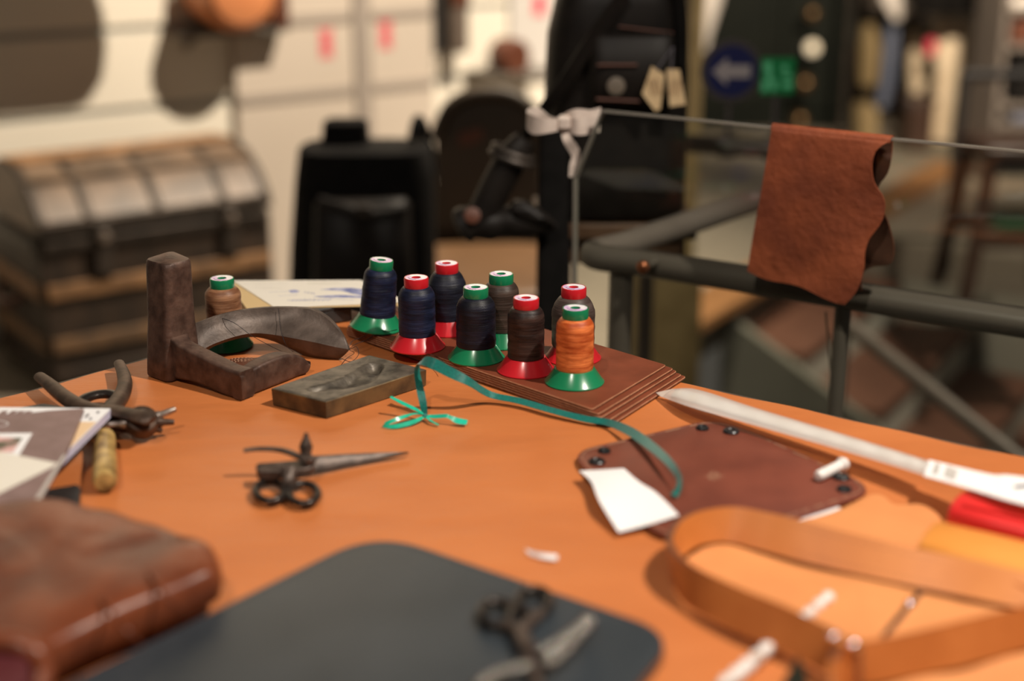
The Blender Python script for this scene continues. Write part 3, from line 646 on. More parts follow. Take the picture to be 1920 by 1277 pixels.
tag(mk('loose_thread', MB().tube(squig(tE, 30), .0003, 5), M['loose']), 'short black thread end on the stack beside the red navy spool', 'thread', 'loose thread ends')

# ------------------------------------------------------------------ revolving punch pliers
pl = thing('punch_pliers', 'dark iron revolving leather punch pliers at the table edge', 'punch pliers', G(220, 790))
hp = spline([G(74, 706, .012), G(92, 720, .013), G(118, 742, .013), G(150, 762, .013), (G(190, 775, .014)), G(232, 780, .015), G(262, 782, .017)], 30)
mk('handle', MB().tube(hp, [lerp(.0055, .0090, min(1, k / 20)) for k in range(31)], 12, flat=.75), M['plier'], pl)
hp = spline([G(223, 681, .010), G(231, 700, .011), G(234, 722, .011), G(226, 745, .011), (G(210, 766, .012)), G(205, 780, .012), G(222, 792, .010), G(246, 797, .009)], 30)
mk('handle', MB().tube(hp, [lerp(.0050, .0088, min(1, k / 18)) for k in range(31)], 12, flat=.75), M['plier'], pl)
hp = spline([G(146, 757, .009), G(160, 747, .010), G(182, 740, .010), G(205, 739, .010), G(222, 744, .010)], 20)
mk('spring', MB().tube(hp, .0050, 10, flat=.8), M['blacksteel'], pl)
hp = spline([G(186, 772, .020), G(206, 770, .022), G(235, 774, .024), G(262, 780, .026), G(285, 789, .024)], 16)
mk('jaw', MB().tube(hp, [.006, .009, .0095, .0095, .009, .0085, .008, .008, .008, .008, .008, .0085, .009, .009, .0085, .008, .006], 12, flat=.45), M['plier'], pl)
wc = G(266, 792, .016); wax = V((.25, -.55, .8)).normalized()
mk('punch_wheel', MB().lathe([(0, -.009), (.009, -.009), (.0125, -.006), (.0135, 0), (.0125, .006), (.008, .009), (0, .009)], wc, wax, 24), M['plier'], pl)
mk('pivot_screw', MB().lathe([(0, .009), (.0055, .009), (.0055, .0115), (.004, .0125), (0, .0125)], wc, wax, 16), M['plierbright'], pl)
wx = wax.orthogonal().normalized(); wy = wax.cross(wx)
tgt = [G(327, 773, .016), G(314, 796, .010), G(256, 815, .006), G(204, 803, .012), G(285, 808, .006), G(248, 772, .03)]
for k, tg in enumerate(tgt):
    d = (tg - wc); d = (d - wax * d.dot(wax) * .6); ln = min(d.length, .036); d.normalize()
    L0 = (.031, .026, .014, .034, .018, .012)[k]
    mk('punch_tube', MB().lathe([(.0042, .008), (.0042, .016 if L0 > .02 else .010), (.0030, .018 if L0 > .02 else .012), (.0023, L0), (.0013, L0), (.0013, L0 - .003)], wc, d, 12, cap=False), M['plierbright'] if k in (0, 3) else M['plier'], pl)

# ------------------------------------------------------------------ booklets, card, awl handle, scrap leather
bk = thing('notepad', 'thick white booklet with pale page edges under the mauve brochure', 'booklet', G(60, 850))
pp_ = [(-260, 760), (207, 766), (205, 769), (100, 872), (40, 940), (-420, 960)]
flat('pages', pp_, .0275, .0070, M['pages'], bk); flat('cover', pp_, .0281, .0005, M['white'], bk)
flat('peach_picture', [(150, 791), (181, 791), (126, 845), (120, 845)], .02818, .00006, M['peach'], bk)
mb = MB(); 
for x, y in ((163, 776), (168, 783), (182, 771), (160, 779)): blot(mb, [(x, y), (x + 5, y), (x + 3, y + 4), (x - 2, y + 4)], .02818)
mk('printing', mb, M['ink'], bk)
br = thing('brochure', 'mauve brown brochure with a small photo lying at the left edge', 'brochure', G(30, 880, .0283))
flat('cover', [(-280, 764), (157, 766), (122, 853), (42, 992), (-450, 988)], .0316, .0032, M['mauve'], br)
flat('title_band', [(-280, 763.5), (152, 766), (90, 770), (50, 775), (-280, 781)], .03168, .00007, M['white'], br)
mb = MB()
for k, x in enumerate((-40, -18, 4, 22, 36, 50)): blot(mb, [(x, 770 + k * .15), (x + 12, 770 + k * .15), (x + 5, 778 - k * .5), (x - 7, 778 - k * .5)], .03176)
mk('title_lettering', mb, M['mauve'], br)
mb = MB().tube(spline([G(-14 + 29 * math.cos(a), 794.5 + 6.5 * math.sin(a), .03172) for a in [k * math.pi / 8 for k in range(16)]], 40, True), .0004, 5, flat=.3, closed=True); mk('printed_oval', mb, M['white'], br)
flat('photo_frame', [(-60, 813), (61, 812), (34, 856), (-80, 852)], .03168, .00007, M['white'], br)
flat('photo', [(-60, 819), (42, 821), (24, 848), (-80, 846)], .03176, .00007, M['photo'], br)
flat('spine_edge', [(124, 853), (118, 853), (30, 993), (42, 993)], .03168, .00007, M['greyink'], br)
tag(flat('cream_card', [(-200, 826), (0, 847), (107, 868), (100, 874), (0, 924), (-200, 1010)], .0322, .0004, M['card']), 'blank cream card lying on top of the mauve brochure', 'card')
tag(flat('paper_sheet', [(-60, 975), (22, 962), (45, 992), (-20, 1020)], .0020, .0006, M['card']), 'cream paper corner poking out under the brochure near the cognac leather', 'paper')
aw = thing('bone_awl', 'awl with a mottled yellow bone handle beside the brochure', 'awl', G(196, 865))
a, b = G(196, 824, .009), G(197, 900, .009); ax = (b - a).normalized(); ln = (b - a).length
mk('handle', MB().lathe([(.0001, -.006), (.0070, -.006), (.0085, -.004), (.0088, .0), (.0086, ln * .3), (.0090, ln * .5), (.0093, ln * .8), (.0090, ln + .002), (.0075, ln + .005), (.0001, ln + .0055)], a, ax, 24), M['bone'], aw)
mk('ferrule', MB().lathe([(.0045, -.012), (.0055, -.012), (.0060, -.0055), (.0045, -.0055)], a, ax, 16), M['copper'], aw)
tag(flat('leather_scrap', [(70, 920), (143, 908), (151, 914), (146, 992), (30, 985)], .0030, .0026, M['blackleather'], bevel=.0005), 'black leather scrap between the brochure and the cognac leather', 'leather scrap')
wl = thing('leather_wallet', 'black leather wallet peeking out behind and under the booklets', 'wallet', G(30, 850))
wq = [(-200, 770), (20, 766), (82, 756), (132, 764), (120, 800), (40, 900), (-300, 900)]
flat('lower_cover', wq, .0060, .0056, M['blackleather'], wl, bevel=.001); flat('inner_pocket', [(-190, 775), (20, 771), (80, 762), (126, 769), (115, 800), (36, 895), (-290, 895)], .0130, .0068, M['blackleather'], wl); flat('upper_cover', wq, .0200, .0068, M['blackleather'], wl, bevel=.001)

# ------------------------------------------------------------------ old snuffer scissors
sn = thing('snuffer_scissors', 'antique dark iron scissors with ring handles and long pointed blade', 'scissors', G(540, 900))
bl = MB(); rings = []
for x, yt, yb, hh in ((572, 855, 889, .003), (600, 854, 884, .003), (650, 851, 873, .003), (700, 849, 863, .003), (740, 848, 855, .0035), (766, 847.5, 849, .004)):
    tp_ = G(x, yt, hh + .010 * (766 - x) / 194 + .001); bt = G(x, yb, hh); rings.append([bt, lerp(bt, tp_, .5) + V((0, -.002, .002)) * ((770 - x) / 190), tp_, tp_ + V((0, .002, -.001)), bt + V((0, .003, -.002))])
mk('blade', bl.loft(rings), M['snuff'], sn)
bp = [G(479, 868, .016), G(560, 862, .017), G(590, 864, .017), G(588, 876, .016), G(560, 881, .016), G(482, 884, .015)]
bx_ = MB().prism(rpoly(bp, .004, 3), .0075); mk('box_jaw', bx_, M['snuff'], sn, bevel=.0012)
mk('lever', MB().tube(spline([G(457, 845, .022), G(480, 842, .023), G(510, 842, .023), G(535, 846, .023), G(560, 856, .022), G(580, 866, .02)], 24), [lerp(.0022, .0035, k / 24) for k in range(25)], 8, flat=.7), M['snuff'], sn)
c = G(573, 862, .014); mk('stud', MB().lathe([(.0042, -.004), (.0055, .002), (.0042, .006), (.0055, .010), (.0040, .014), (.0022, .018), (.0015, .021), (0.0001, .022)], c, (.05, .12, 1), 16), M['snuff'], sn)
for (x, y), (x0, y0) in (((506, 921), (537, 893)), ((569, 926), (545, 893))):
    ring = [G(x + 27 * math.cos(a), y + 18.5 * math.sin(a), .0048) for a in [k * math.pi / 16 for k in range(32)]]
    mk('finger_ring', MB().tube(ring, .0030, 10, closed=True, up=(0, 0, 1)), M['blacksteel'], sn)
    e = ring[min(range(32), key=lambda k: (ring[k] - G(541, 912, .005)).length)]
    mk('shank', MB().tube(spline([e, lerp(e, G(541, 903, .009), .5), G(541, 900, .010), G(x0, y0 - 10, .014)], 14), [.0035 + .002 * k / 14 for k in range(15)], 10), M['snuff'], sn)
mk('pivot', MB().lathe([(0.0001, 0), (.005, 0), (.005, .003), (.003, .005), (.0001, .005)], G(580, 867, .0165), (0, 0, 1), 16), M['snuff'], sn)

# ------------------------------------------------------------------ cognac folded leather bag
def pillow(outline, h0, hgt, lump=.002, prof=((1.0, 0), (1.015, .25), (1.012, .55), (.985, .82), (.94, .95), (.82, 1.0), (.55, 1.02), (.2, 1.02)), seed=0):
    c = sum(outline, V()) / len(outline); rings = []
    for s, f in prof:
        rg = []
        for q in outline:
            p = c + (q - c) * s; wv = lump * (math.sin(p.x * 60 + seed) * math.sin(p.y * 47 + seed * 2) + .6 * math.sin(p.x * 120 - p.y * 90 + seed)) * (1 if f > .3 else 0)
            rg.append(V((p.x, p.y, TZ + h0 + hgt * f + wv)))
        rings.append(rg)
    return MB().loft(rings)
cg = thing('folded_bag', 'glossy cognac leather bag folded flat at the lower left corner', 'leather bag', G(100, 1150, .0))
out = [G(x, y, 0.012) for x, y in ((-260, 1010), (-60, 1000), (40, 985), (110, 982), (180, 996), (260, 1020), (340, 1046), (392, 1068), (412, 1092), (410, 1118), (380, 1135), (300, 1172), (200, 1215), (110, 1262), (60, 1300), (-100, 1400), (-400, 1400), (-420, 1150))]
out = spline([V((q.x, q.y, 0)) for q in out], 90, True)
mk('body', pillow(out, .0105, .024, .0014), M['cognac'], cg, ang=70)
cre = MB()
for pts in ([(262, 1205, .020), (240, 1185, .031), (210, 1150, .036), (190, 1120, .036)], [(350, 1150, .02), (325, 1130, .031), (300, 1105, .036), (280, 1075, .036)]):
    cre.tube(spline([G(x, y, hh) for x, y, hh in pts], 16), .0012, 6)
mk('crease_ridge', cre, M['cognac'], cg)
c0, c1 = G(-15, 1268, .030), G(75, 1232, .034)
mk('rolled_end', MB().tube(spline([G(-60, 1215, .036), G(10, 1205, .040), G(60, 1222, .036), G(82, 1258, .026), G(70, 1300, .018)], 20), .0065, 12), M['cognac'], cg)
mk('red_lining', pillow(spline([V((q.x, q.y, 0)) for q in [G(x, y, .03) for x, y in ((-80, 1240), (0, 1222), (45, 1238), (60, 1275), (30, 1310), (-80, 1310))]], 30, True), .020, .016, .001), M['lining'], cg)

# ------------------------------------------------------------------ charcoal portfolio
pf = thing('portfolio', 'large charcoal leather portfolio with rounded corners in the foreground', 'portfolio', G(700, 1180))
HP = .0105
ol = [G(x, y, HP) for x, y in ((60, 1310), (705, 995), (1268, 1186), (1080, 1420), (300, 1700))]
ol = rpoly(ol, [.02, .045, .030, .03, .03], 10)
def inset(pts, d):
    n = len(pts); out = []
    for i in range(n):
        t = (pts[(i + 1) % n] - pts[i - 1]).normalized(); nn = V((-t.y, t.x, 0)); out.append(pts[i] + nn * d)
    return out
area = sum(a.x * b.y - b.x * a.y for a, b in zip(ol, ol[1:] + ol[:1]))
sg_ = 1 if area > 0 else -1
def atz(pts, h): return [V((p.x, p.y, TZ + h)) for p in pts]
mk('back_cover', MB().loft([atz(inset(ol, sg_ * .001), .0002), atz(ol, .001), atz(ol, .003), atz(inset(ol, sg_ * .0015), .0042)]), M['portfolio'], pf, ang=60)
mk('front_cover', MB().loft([atz(inset(ol, sg_ * .0015), .0068), atz(ol, .0078), atz(ol, .0092), atz(inset(ol, sg_ * .001), .0102), atz(inset(ol, sg_ * .003), .0107), atz(inset(ol, sg_ * .005), .0103), atz(inset(ol, sg_ * .007), .0105)]), M['portfolio'], pf, ang=60)
mk('zip_tape', MB().loft([atz(inset(ol, sg_ * .003), .0042), atz(inset(ol, sg_ * .003), .0068)]), M['blackleather'], pf)
zb = MB(); n = len(ol); peri = spline(inset(ol, sg_ * .0012), 700, True)
for k in range(0, 700):
    p = peri[k]; q = peri[(k + 1) % 700]
    if p.y > .62 and p.x > -.05: t = q - p; zb.box(V((p.x, p.y, TZ + .0055)), (t.length * .55, .0028, .0022), math.atan2(t.y, t.x))
o = mk('zip_teeth', zb, M['steel'], pf); o['kind'] = 'stuff'

# ------------------------------------------------------------------ chased silver scissors and chain clasp
sc2 = thing('embroidery_scissors', 'small scissors with black finger rings lying on the charcoal portfolio', 'scissors', G(965, 1180, .011))
for (x, y) in ((932, 1150), (1002, 1128)):
    ring = [G(x + 30 * math.cos(a), y + 22 * math.sin(a), .0150) for a in [k * math.pi / 14 for k in range(28)]]
    mk('finger_ring', MB().tube(ring, .0033, 10, closed=True, up=(0, 0, 1)), M['blacksteel'], sc2)
    s_ = G(x + 12, y + 22, .0150)
    mk('shank', MB().tube(spline([s_, G(975, 1188, .0160), G(996, 1225, .0165)], 12), [.0036, .0036, .0036, .0037, .0038, .004, .0042, .0044, .0046, .0046, .0046, .0046, .0046], 10), M['snuff'], sc2)
mk('blade', MB().tube(spline([G(992, 1222, .0160), G(1004, 1262, .0155), G(1022, 1330, .0150)], 10), [.0055 - .0004 * k for k in range(11)], 8, flat=.4), M['snuff'], sc2)
ch = thing('silver_clasp', 'chased silver clasp with two bars lying across the scissors', 'clasp', G(1050, 1210, .011))
def bead(pts, r, n=26): return MB().tube(spline(pts, n), [r * (1 + .12 * math.sin(k * 2.6)) for k in range(n + 1)], 10)
mk('bar', bead([G(1104, 1166, .020), G(1080, 1182, .0225), G(1045, 1208, .0235), G(1010, 1226, .0225)], .0036), M['steelrough'], ch)
mk('bar', bead([G(1100, 1178, .019), G(1085, 1192, .021), G(1058, 1220, .022), G(1022, 1250, .021)], .0033), M['steelrough'], ch)
mk('bar', bead([G(996, 1252, .020), G(960, 1256, .0195), G(925, 1268, .018), G(890, 1290, .016)], .0036), M['steelrough'], ch)
mk('end_cap', MB().lathe([(.0062 * math.sin(t * math.pi / 8), -.0050 * math.cos(t * math.pi / 8)) for t in range(9)], G(1100, 1170, .0205), (1, .5, 0), 14), M['steelrough'], ch)

# ------------------------------------------------------------------ paper scraps
tag(mk('paper_scrap', MB().ribbon(spline([G(984, 1029, .002), G(1010, 1036, .004), G(1046, 1041, .003)], 8), spline([G(992, 1040, .001), G(1014, 1047, .001), G(1044, 1051, .001)], 8), .0003), M['white']), 'tiny white paper scrap on the tan cover above the portfolio', 'paper')

# ------------------------------------------------------------------ chestnut leather with snaps
sl = thing('snap_panel', 'chestnut leather panel with black snaps and stitched rounded edges', 'leather panel', G(1350, 890))
HS = .0052
pnl = [G(x, y, HS) for x, y in ((1072, 846), (1338, 785), (1420, 812), (1648, 917), (1470, 975), (1250, 1010), (1135, 930))]
pnl = rpoly(pnl, [.022, .026, .02, .026, .02, .02, .03], 8)
ar2 = 1 if sum(a.x * b.y - b.x * a.y for a, b in zip(pnl, pnl[1:] + pnl[:1])) > 0 else -1
mk('panel', MB().loft([atz(inset(pnl, ar2 * .0006), .0012), atz(pnl, .002), atz(pnl, .0042), atz(inset(pnl, ar2 * .0008), HS), atz(inset(pnl, ar2 * .003), HS), atz(inset(pnl, ar2 * .0036), HS - .0005), atz(inset(pnl, ar2 * .0045), HS)]), M['snapleather'], sl, ang=60)
stp = spline(inset(pnl, ar2 * .0036), 520, True); mb = MB()
for k in range(0, 520, 2):
    t = stp[(k + 1) % 520] - stp[k]; mb.box(V((stp[k].x, stp[k].y, TZ + HS - .0001)), (t.length * 1.25, .0006, .0008), math.atan2(t.y, t.x))
o = mk('stitching', mb, M['stitch'], sl); o['kind'] = 'stuff'
for x, y, r in ((1119, 867, .0068), (1133, 847, .0052), (1317, 804, .0054), (1371, 810, .0068), (1577, 896, .0068), (1583, 919, .0058)):
    mk('snap', MB().lathe([(r, 0), (r, .0012), (r * .85, .0022), (r * .5, .0022), (r * .4, .0016), (.0001, .0016)], G(x, y, HS), (0, 0, 1), 24), M['snap'], sl)
mb = MB()
for k in range(14): mb.box(G(1325 + random.uniform(0, 26), 886 + random.uniform(0, 14), HS), (.004 + .004 * random.random(), .0005, .0003), random.uniform(0, 3))
o = mk('scuff_marks', mb, M['stitch'], sl); o['kind'] = 'stuff'
Lf = spline([G(1086, 883, .008), G(1108, 903, .0095), (G(1124, 940, .011)), G(1160, 998, .004)], 20); Rt = spline([G(1170, 878, .0075), G(1198, 903, .011), G(1232, 925, .012), G(1273, 966, .0085)], 20)
P = [[lerp(a, b, t / 10) + V((0, 0, .0022 * math.sin(t / 10 * math.pi) * math.sin(i * .3))) for t in range(11)] for i, (a, b) in enumerate(zip(Lf, Rt))]
tag(mk('paper_tag', MB().sheet(P, .0003), M['white'], ang=60), 'blank white paper tag on the corner of the chestnut panel', 'paper')
tag(flat('paper_slip', [(1478, 975), (1573, 950), (1579, 958), (1524, 972), (1522, 978), (1490, 980)], .0012, .0006, M['white']), 'narrow white paper slip under the lower edge of the chestnut panel', 'paper')
pg = thing('white_peg', 'small white ceramic peg lying on the chestnut panel', 'peg', G(1560, 885, HS))
a, b = G(1537, 892, HS + .0046), G(1577, 872, HS + .0046); ax = (b - a).normalized(); ln = (b - a).length
mk('shaft', MB().lathe([(.0001, -.003), (.0030, -.0025), (.0040, -.001), (.0042, .002), (.0040, ln)], a, ax, 20), M['chalk'], pg)
mk('head', MB().lathe([(.0038, ln - .001), (.0052, ln), (.0056, ln + .002), (.0048, ln + .0045), (.0020, ln + .005), (.0020, ln + .002), (.0001, ln + .002)], a, ax, 20), M['chalk'], pg)

# ------------------------------------------------------------------ plastic sleeve
sv = thing('plastic_sleeve', 'long frosted plastic sleeve with white header card along the table edge', 'plastic packet', G(1550, 830))
tpE = [(1262, 729, .010), (1310, 731, .014), (1420, 766, .016), (1560, 808, .017), (1680, 845, .019), (1745, 866, .021)]
btE = [(1240, 744, .004), (1300, 765, .012), (1410, 796, .014), (1550, 836, .015), (1672, 872, .018), (1738, 893, .020)]
T_ = spline([G(*q) for q in tpE], 60); B_2 = spline([G(*q) for q in btE], 60)
rings = []
for i, (a, b) in enumerate(zip(T_, B_2)):
    f = min(1, i / 5); up = V((0, 0, .0035 * f + .0006 * math.sin(i * 1.1))); ring = []
    for k in range(8): ring.append(lerp(a, b, k / 7) + up * math.sin(math.pi * k / 7))
    for k in range(6, 0, -1): ring.append(lerp(a, b, k / 7) - V((0, 0, .003 * f)) * math.sin(math.pi * k / 7))
    rings.append(ring)
mk('sleeve', MB().loft(rings), M['plastic'], sv, ang=70)
mk('sealed_end', MB().prism([G(1230, 736, .003), G(1262, 729, .0102), G(1240, 744, .0042)], .0005), M['plastic'], sv)
A2 = [lerp(a, b, .25) for a, b in zip(T_[4:], B_2[4:])]; B3 = [lerp(a, b, .75) for a, b in zip(T_[4:], B_2[4:])]
mk('elastic_strip', MB().ribbon(A2, B3, .002), M['elastic'], sv)
hT = spline([G(1742, 862, .024), G(1800, 876, .027), G(1862, 890, .030), G(1895, 891, .032), G(1990, 905, .034)], 24); hB = spline([G(1732, 892, .0225), G(1790, 908, .026), G(1850, 926, .029), G(1890, 938, .031), G(1985, 962, .034)], 24)
P = [[lerp(a, b, t / 8) for t in range(9)] for a, b in zip(hT, hB)]
mk('header_card', MB().sheet(P, .0008), M['white'], sv)
up3 = V((0, 0, .0004)); mb = MB()
for i0, i1, t0, t1 in ((2, 3, .12, .75), (4, 5, .12, .75), (5, 6, .2, .8)):
    for s_ in (0, .33, .66):
        a0 = lerp(hT[i0], hT[i1], s_); b0 = lerp(hB[i0], hB[i1], s_); mb.bar(lerp(a0, b0, t0) + up3, lerp(a0, b0, t1) + up3, .0011, .0003)
mk('printed_lines', mb, M['greyink'], sv)
mk('hang_hole', MB().tube([G(1903, 913, .0325), G(1930, 909, .0335)], .0022, 8, flat=.15), M['ink'], sv)

# ------------------------------------------------------------------ loose light tan leather, pouches
def curve_poly(px, h, n=80): return spline([V((q.x, q.y, TZ + h)) for q in [G(x, y, h) for x, y in px]], n, True)
lp = [(1330, 1022), (1400, 1000), (1470, 985), (1560, 962), (1640, 928), (1680, 948), (1735, 946), (1760, 968), (1790, 1000), (1960, 1060), (2050, 1200), (1980, 1420), (1660, 1420), (1585, 1258), (1480, 1200), (1380, 1158), (1300, 1112), (1274, 1068)]
cx = G(1620, 1110)
outl = curve_poly(lp, .001, 108); rings = []
for s in (1.0, .99, .95, .88, .8, .7, .58, .45, .3, .15, .03):
    rings.append([V((p.x, p.y, TZ + .0012 + (.0006 + .0022 * (.5 + .5 * math.sin(p.x * 95 + p.y * 50)) * min(1, (1 - s) * 12)))) for p in [cx + (q - cx) * s for q in outl]])
lb = [[V((p.x, p.y, TZ + .0004)) for p in rings[0]]]
tag(mk('loose_leather', MB().loft(lb + rings), M['looseleather'], ang=80), 'loose light tan leather piece wrinkled under the belt', 'leather piece')
def roll(ends, rw, rh, prof, m, parent, name, n=22):
    a, b = ends; ax = (b - a).normalized(); sd = V((-ax.y, ax.x, 0)).normalized(); ln = (b - a).length; rings = []
    for t, s in prof:
        c = a + ax * (ln * t) ; rg = []
        for k in range(n):
            an = 2 * math.pi * k / n; cx_, sz_ = math.cos(an), math.sin(an); e = .75
            rg.append(c + sd * rw * s * math.copysign(abs(cx_) ** e, cx_) + V((0, 0, 1)) * rh * s * math.copysign(abs(sz_) ** e, sz_))
        rings.append(rg)
    return mk(name, MB().loft(rings), m, parent, ang=60)
rpch = thing('red_pouch', 'bright red leather pouch at the right edge under the header card', 'pouch', G(1850, 975))
endprof = [(-.03, .35), (-.028, .7), (-.018, .92), (0, 1.0), (.3, 1.03), (.6, 1.02), (1, 1.0), (1.02, .8)]
roll((G(1800, 955, .0115), G(2080, 1028, .0115)), .022, .0112, endprof, M['redleather'], rpch, 'body')
mk('flap_seam', MB().tube([G(1805, 945, .0228), G(2080, 1012, .0230)], .0009, 6), M['redleather'], rpch)
apch = thing('amber_pouch', 'amber leather pouch in front of the red pouch', 'pouch', G(1820, 1050))
roll((G(1745, 1013, .0105), G(2080, 1096, .0105)), .0245, .0085, endprof, M['amber'], apch, 'body')
mk('side_seam', MB().tube(spline([G(1722, 1030, .008), G(1760, 1050, .0125), G(1900, 1095, .0125), G(2070, 1150, .012)], 20), .0012, 6), M['belt'], apch)

# ------------------------------------------------------------------ belt standing on edge
bt = thing('leather_belt', 'tan leather belt standing on edge in a loop at the lower right', 'belt', G(1450, 1100))
def bh(x, y): return .0255 - (.010 * max(0, min(1, (x - 1500) / 320)) if y < 1100 else 0)
def edgeband(bot, tops, n, th=.0042, hb=.0042):
    A = spline([G(x, y, hb) for x, y in bot], n); B = spline([G(x, y, bh(x, y)) for x, y in tops], n)
    return MB().ribbon(A, B, th, edge=1, flesh=2)
bot1 = [(1990, 1158), (1900, 1142), (1800, 1121), (1700, 1100), (1600, 1078), (1500, 1053), (1420, 1031), (1360, 1017), (1310, 1022), (1278, 1042), (1264, 1062), (1266, 1094), (1296, 1138), (1376, 1184), (1468, 1224), (1545, 1262), (1610, 1298)]
top1 = [(1990, 1085), (1900, 1073), (1800, 1050), (1700, 1028), (1600, 1003), (1500, 976), (1440, 962), (1375, 951), (1315, 957), (1275, 975), (1256, 1005), (1262, 1031), (1298, 1062), (1390, 1104), (1480, 1140), (1550, 1174), (1612, 1210)]
mk('strap', edgeband(bot1, top1, 110), [M['belt'], M['beltedge'], M['beltlight']], bt, ang=60)
bot2 = [(1560, 1330), (1580, 1292), (1640, 1282), (1720, 1266), (1820, 1245), (1960, 1205)]
top2 = [(1560, 1240), (1582, 1208), (1640, 1200), (1720, 1184), (1820, 1160), (1960, 1128)]
mk('strap', edgeband(bot2, top2, 60), [M['belt'], M['beltedge'], M['beltlight']], bt, ang=60)
for off in (.004, .0175):
    Aq = spline([G(x, y, .0042) for x, y in bot1], 300); Bq = spline([G(x, y, bh(x, y)) for x, y in top1], 300); mb = MB()
    f = off / .0215; L3 = [lerp(a, b, f) for a, b in zip(Aq, Bq)]
    for sgn in (-1, 1):
        T3 = dirs(L3); LL = [q + t.cross(b - a).normalized() * (.0018 * sgn) for q, t, a, b in zip(L3, T3, Aq, Bq)]
        mb.tube(LL, .0003, 5)
    mk('edge_crease', mb, M['beltedge'], bt)
for x, y in ((1563, 1196), (1600, 1211)):
    mk('rivet', MB().lathe([(.0042 * math.sin(t * math.pi / 8), -.0036 * math.cos(t * math.pi / 8)) for t in range(9)], G(x, y, .025), (0, -.5, 1), 14), M['steel'], bt)
kl = spline([G(1556, 1192, .0265), G(1580, 1202, .0268), G(1604, 1211, .0265)], 6)
mk('keeper', MB().ribbon(kl, [q - V((0, 0, .0225)) for q in kl], .0062), M['belt'], bt)

# ------------------------------------------------------------------ bone rod, steel rod, dark blade
hk = thing('bone_rod', 'white carved bone rod lying under the belt loop', 'tool', G(1470, 1200))
a, b = G(1556, 1118, .0044), G(1350, 1292, .0044); ax = (b - a).normalized(); ln = (b - a).length
prof = [(.0001, -.003)]
for k in range(71):
    t = k / 70; prof.append((.0034 + .0008 * t + .0010 * math.sin(t * 75), t * ln))
prof.append((.0001, ln + .002))
mk('shaft', MB().lathe(prof, a, ax, 18), mat('banded_bone', (.36, .19, .10), (.80, .77, .74), 1, .3, stretch=(75, 75, 75), lo=.40, hi=.50), hk)
sr = thing('steel_rod', 'thin steel awl rod lying inside the belt loop', 'awl', G(1700, 1150))
mk('rod', MB().tube([G(1745, 1088, .0035), G(1700, 1142, .0035), G(1655, 1196, .0035)], [.0018, .0026, .0020], 10), M['steel'], sr)
mk('collar', MB().lathe([(.0025, -.003), (.0036, -.002), (.0036, .002), (.0025, .003)], G(1706, 1135, .0036), G(1745, 1088, .0035) - G(1655, 1196, .0035), 12), M['steel'], sr)
tag(mk('knife_blade', MB().prism([G(x, y, .010) for x, y in ((1496, 1228), (1512, 1262), (1514, 1330), (1462, 1330), (1474, 1268))], .0016), M['blade'], bevel=.0005), 'dark pointed blade tip in front of the belt', 'blade')

# ================================================================== HANGING HIDE on the glass
hd = thing('leather_hide', 'russet leather hide draped over the top edge of the glass', 'leather hide', GL(1520, 500))
lft = spline([V((1447, 239, 0)), V((1437, 300, 0)), V((1425, 370, 0)), V((1412, 440, 0)), V((1401, 508, 0))], 40)
rgt = spline([V((1668, 264, 0)), V((1645, 280, 0)), V((1636, 300, 0)), V((1635, 322, 0)), V((1640, 345, 0)), V((1655, 368, 0)), V((1659, 390, 0)), V((1652, 418, 0)), V((1630, 448, 0)), V((1621, 475, 0)), V((1619, 505, 0)), V((1606, 545, 0)), V((1584, 570, 0))], 40)
P = []
for i, (a, b) in enumerate(zip(lft, rgt)):
    row = []
    for j in range(31):
        t = j / 30; px = lerp(a.x, b.x, t); py = lerp(a.y, b.y, t); f = i / 40
        if i > 30: py += 4 * math.sin(t * 9) * (i - 30) / 10
        off = .003 + f * (.004 + .006 * t) + .0026 * f * math.sin(t * 7 + f * 3) + .004 * max(0, t - .8) * 5 * math.sin(f * 8) * .5
        if i == 0: off = .0015
        row.append(GL(px, py, off))
    P.append(row)
mk('front_flap', MB().sheet(P, .0018, -rn, side=1, below=2), [M['hide'], M['hide'], M['hideback']], hd, ang=60)
lf2 = spline([V((1447, 238, 0)), V((1470, 300, 0)), V((1500, 420, 0)), V((1530, 500, 0))], 30)
rg2 = spline([V((1673, 262, 0)), V((1672, 290, 0)), V((1664, 325, 0)), V((1646, 352, 0)), V((1652, 385, 0)), V((1668, 425, 0)), V((1676, 465, 0)), V((1670, 495, 0)), V((1640, 500, 0)), V((1618, 512, 0)), V((1615, 545, 0))], 30)
P = []
for i, (a, b) in enumerate(zip(lf2, rg2)):
    P.append([GL(lerp(a.x, b.x, t), lerp(a.y, b.y, t), -.0105 - .012 * (i / 30) * t - .012 * max(0, t - .75) * math.sin(i * .35 + 1)) for t in [j / 20 for j in range(21)]])
mk('back_flap', MB().sheet(P, .0018, -rn, below=1, side=1), [M['hideback'], M['hide']], hd, ang=60)
P = []
for k in range(9):
    an = math.pi * k / 8
    P.append([lerp(GL(1447, 239, 0), GL(1671, 263, 0), t / 20) + rn * (-.004 + .0065 * math.cos(an)) + V((0, 0, -.001 + .0055 * math.sin(an))) for t in range(21)])
mk('fold', MB().sheet(P, .0016, (0, 0, -1)), M['hide'], hd, ang=60)

# ================================================================== MIDDLE GROUND
def body(rows, Y, depth, n=24, e=.6, dy=0):
    """closed soft volume: rows of (py, xl, xr[, depth scale]) seen from the front, centred at distance Y"""
    rings = []
    for r in rows:
        a, b = Q(r[1], r[0], Y), Q(r[2], r[0], Y); c = lerp(a, b, .5); hw = (b - a).length / 2; dp = depth * (r[3] if len(r) > 3 else 1)
        rings.append([c + V((hw * math.copysign(abs(math.cos(t)) ** e, math.cos(t)), dp * math.copysign(abs(math.sin(t)) ** e, math.sin(t)), 0)) for t in [2 * math.pi * k / n for k in range(n)]])
    return MB().loft(rings)
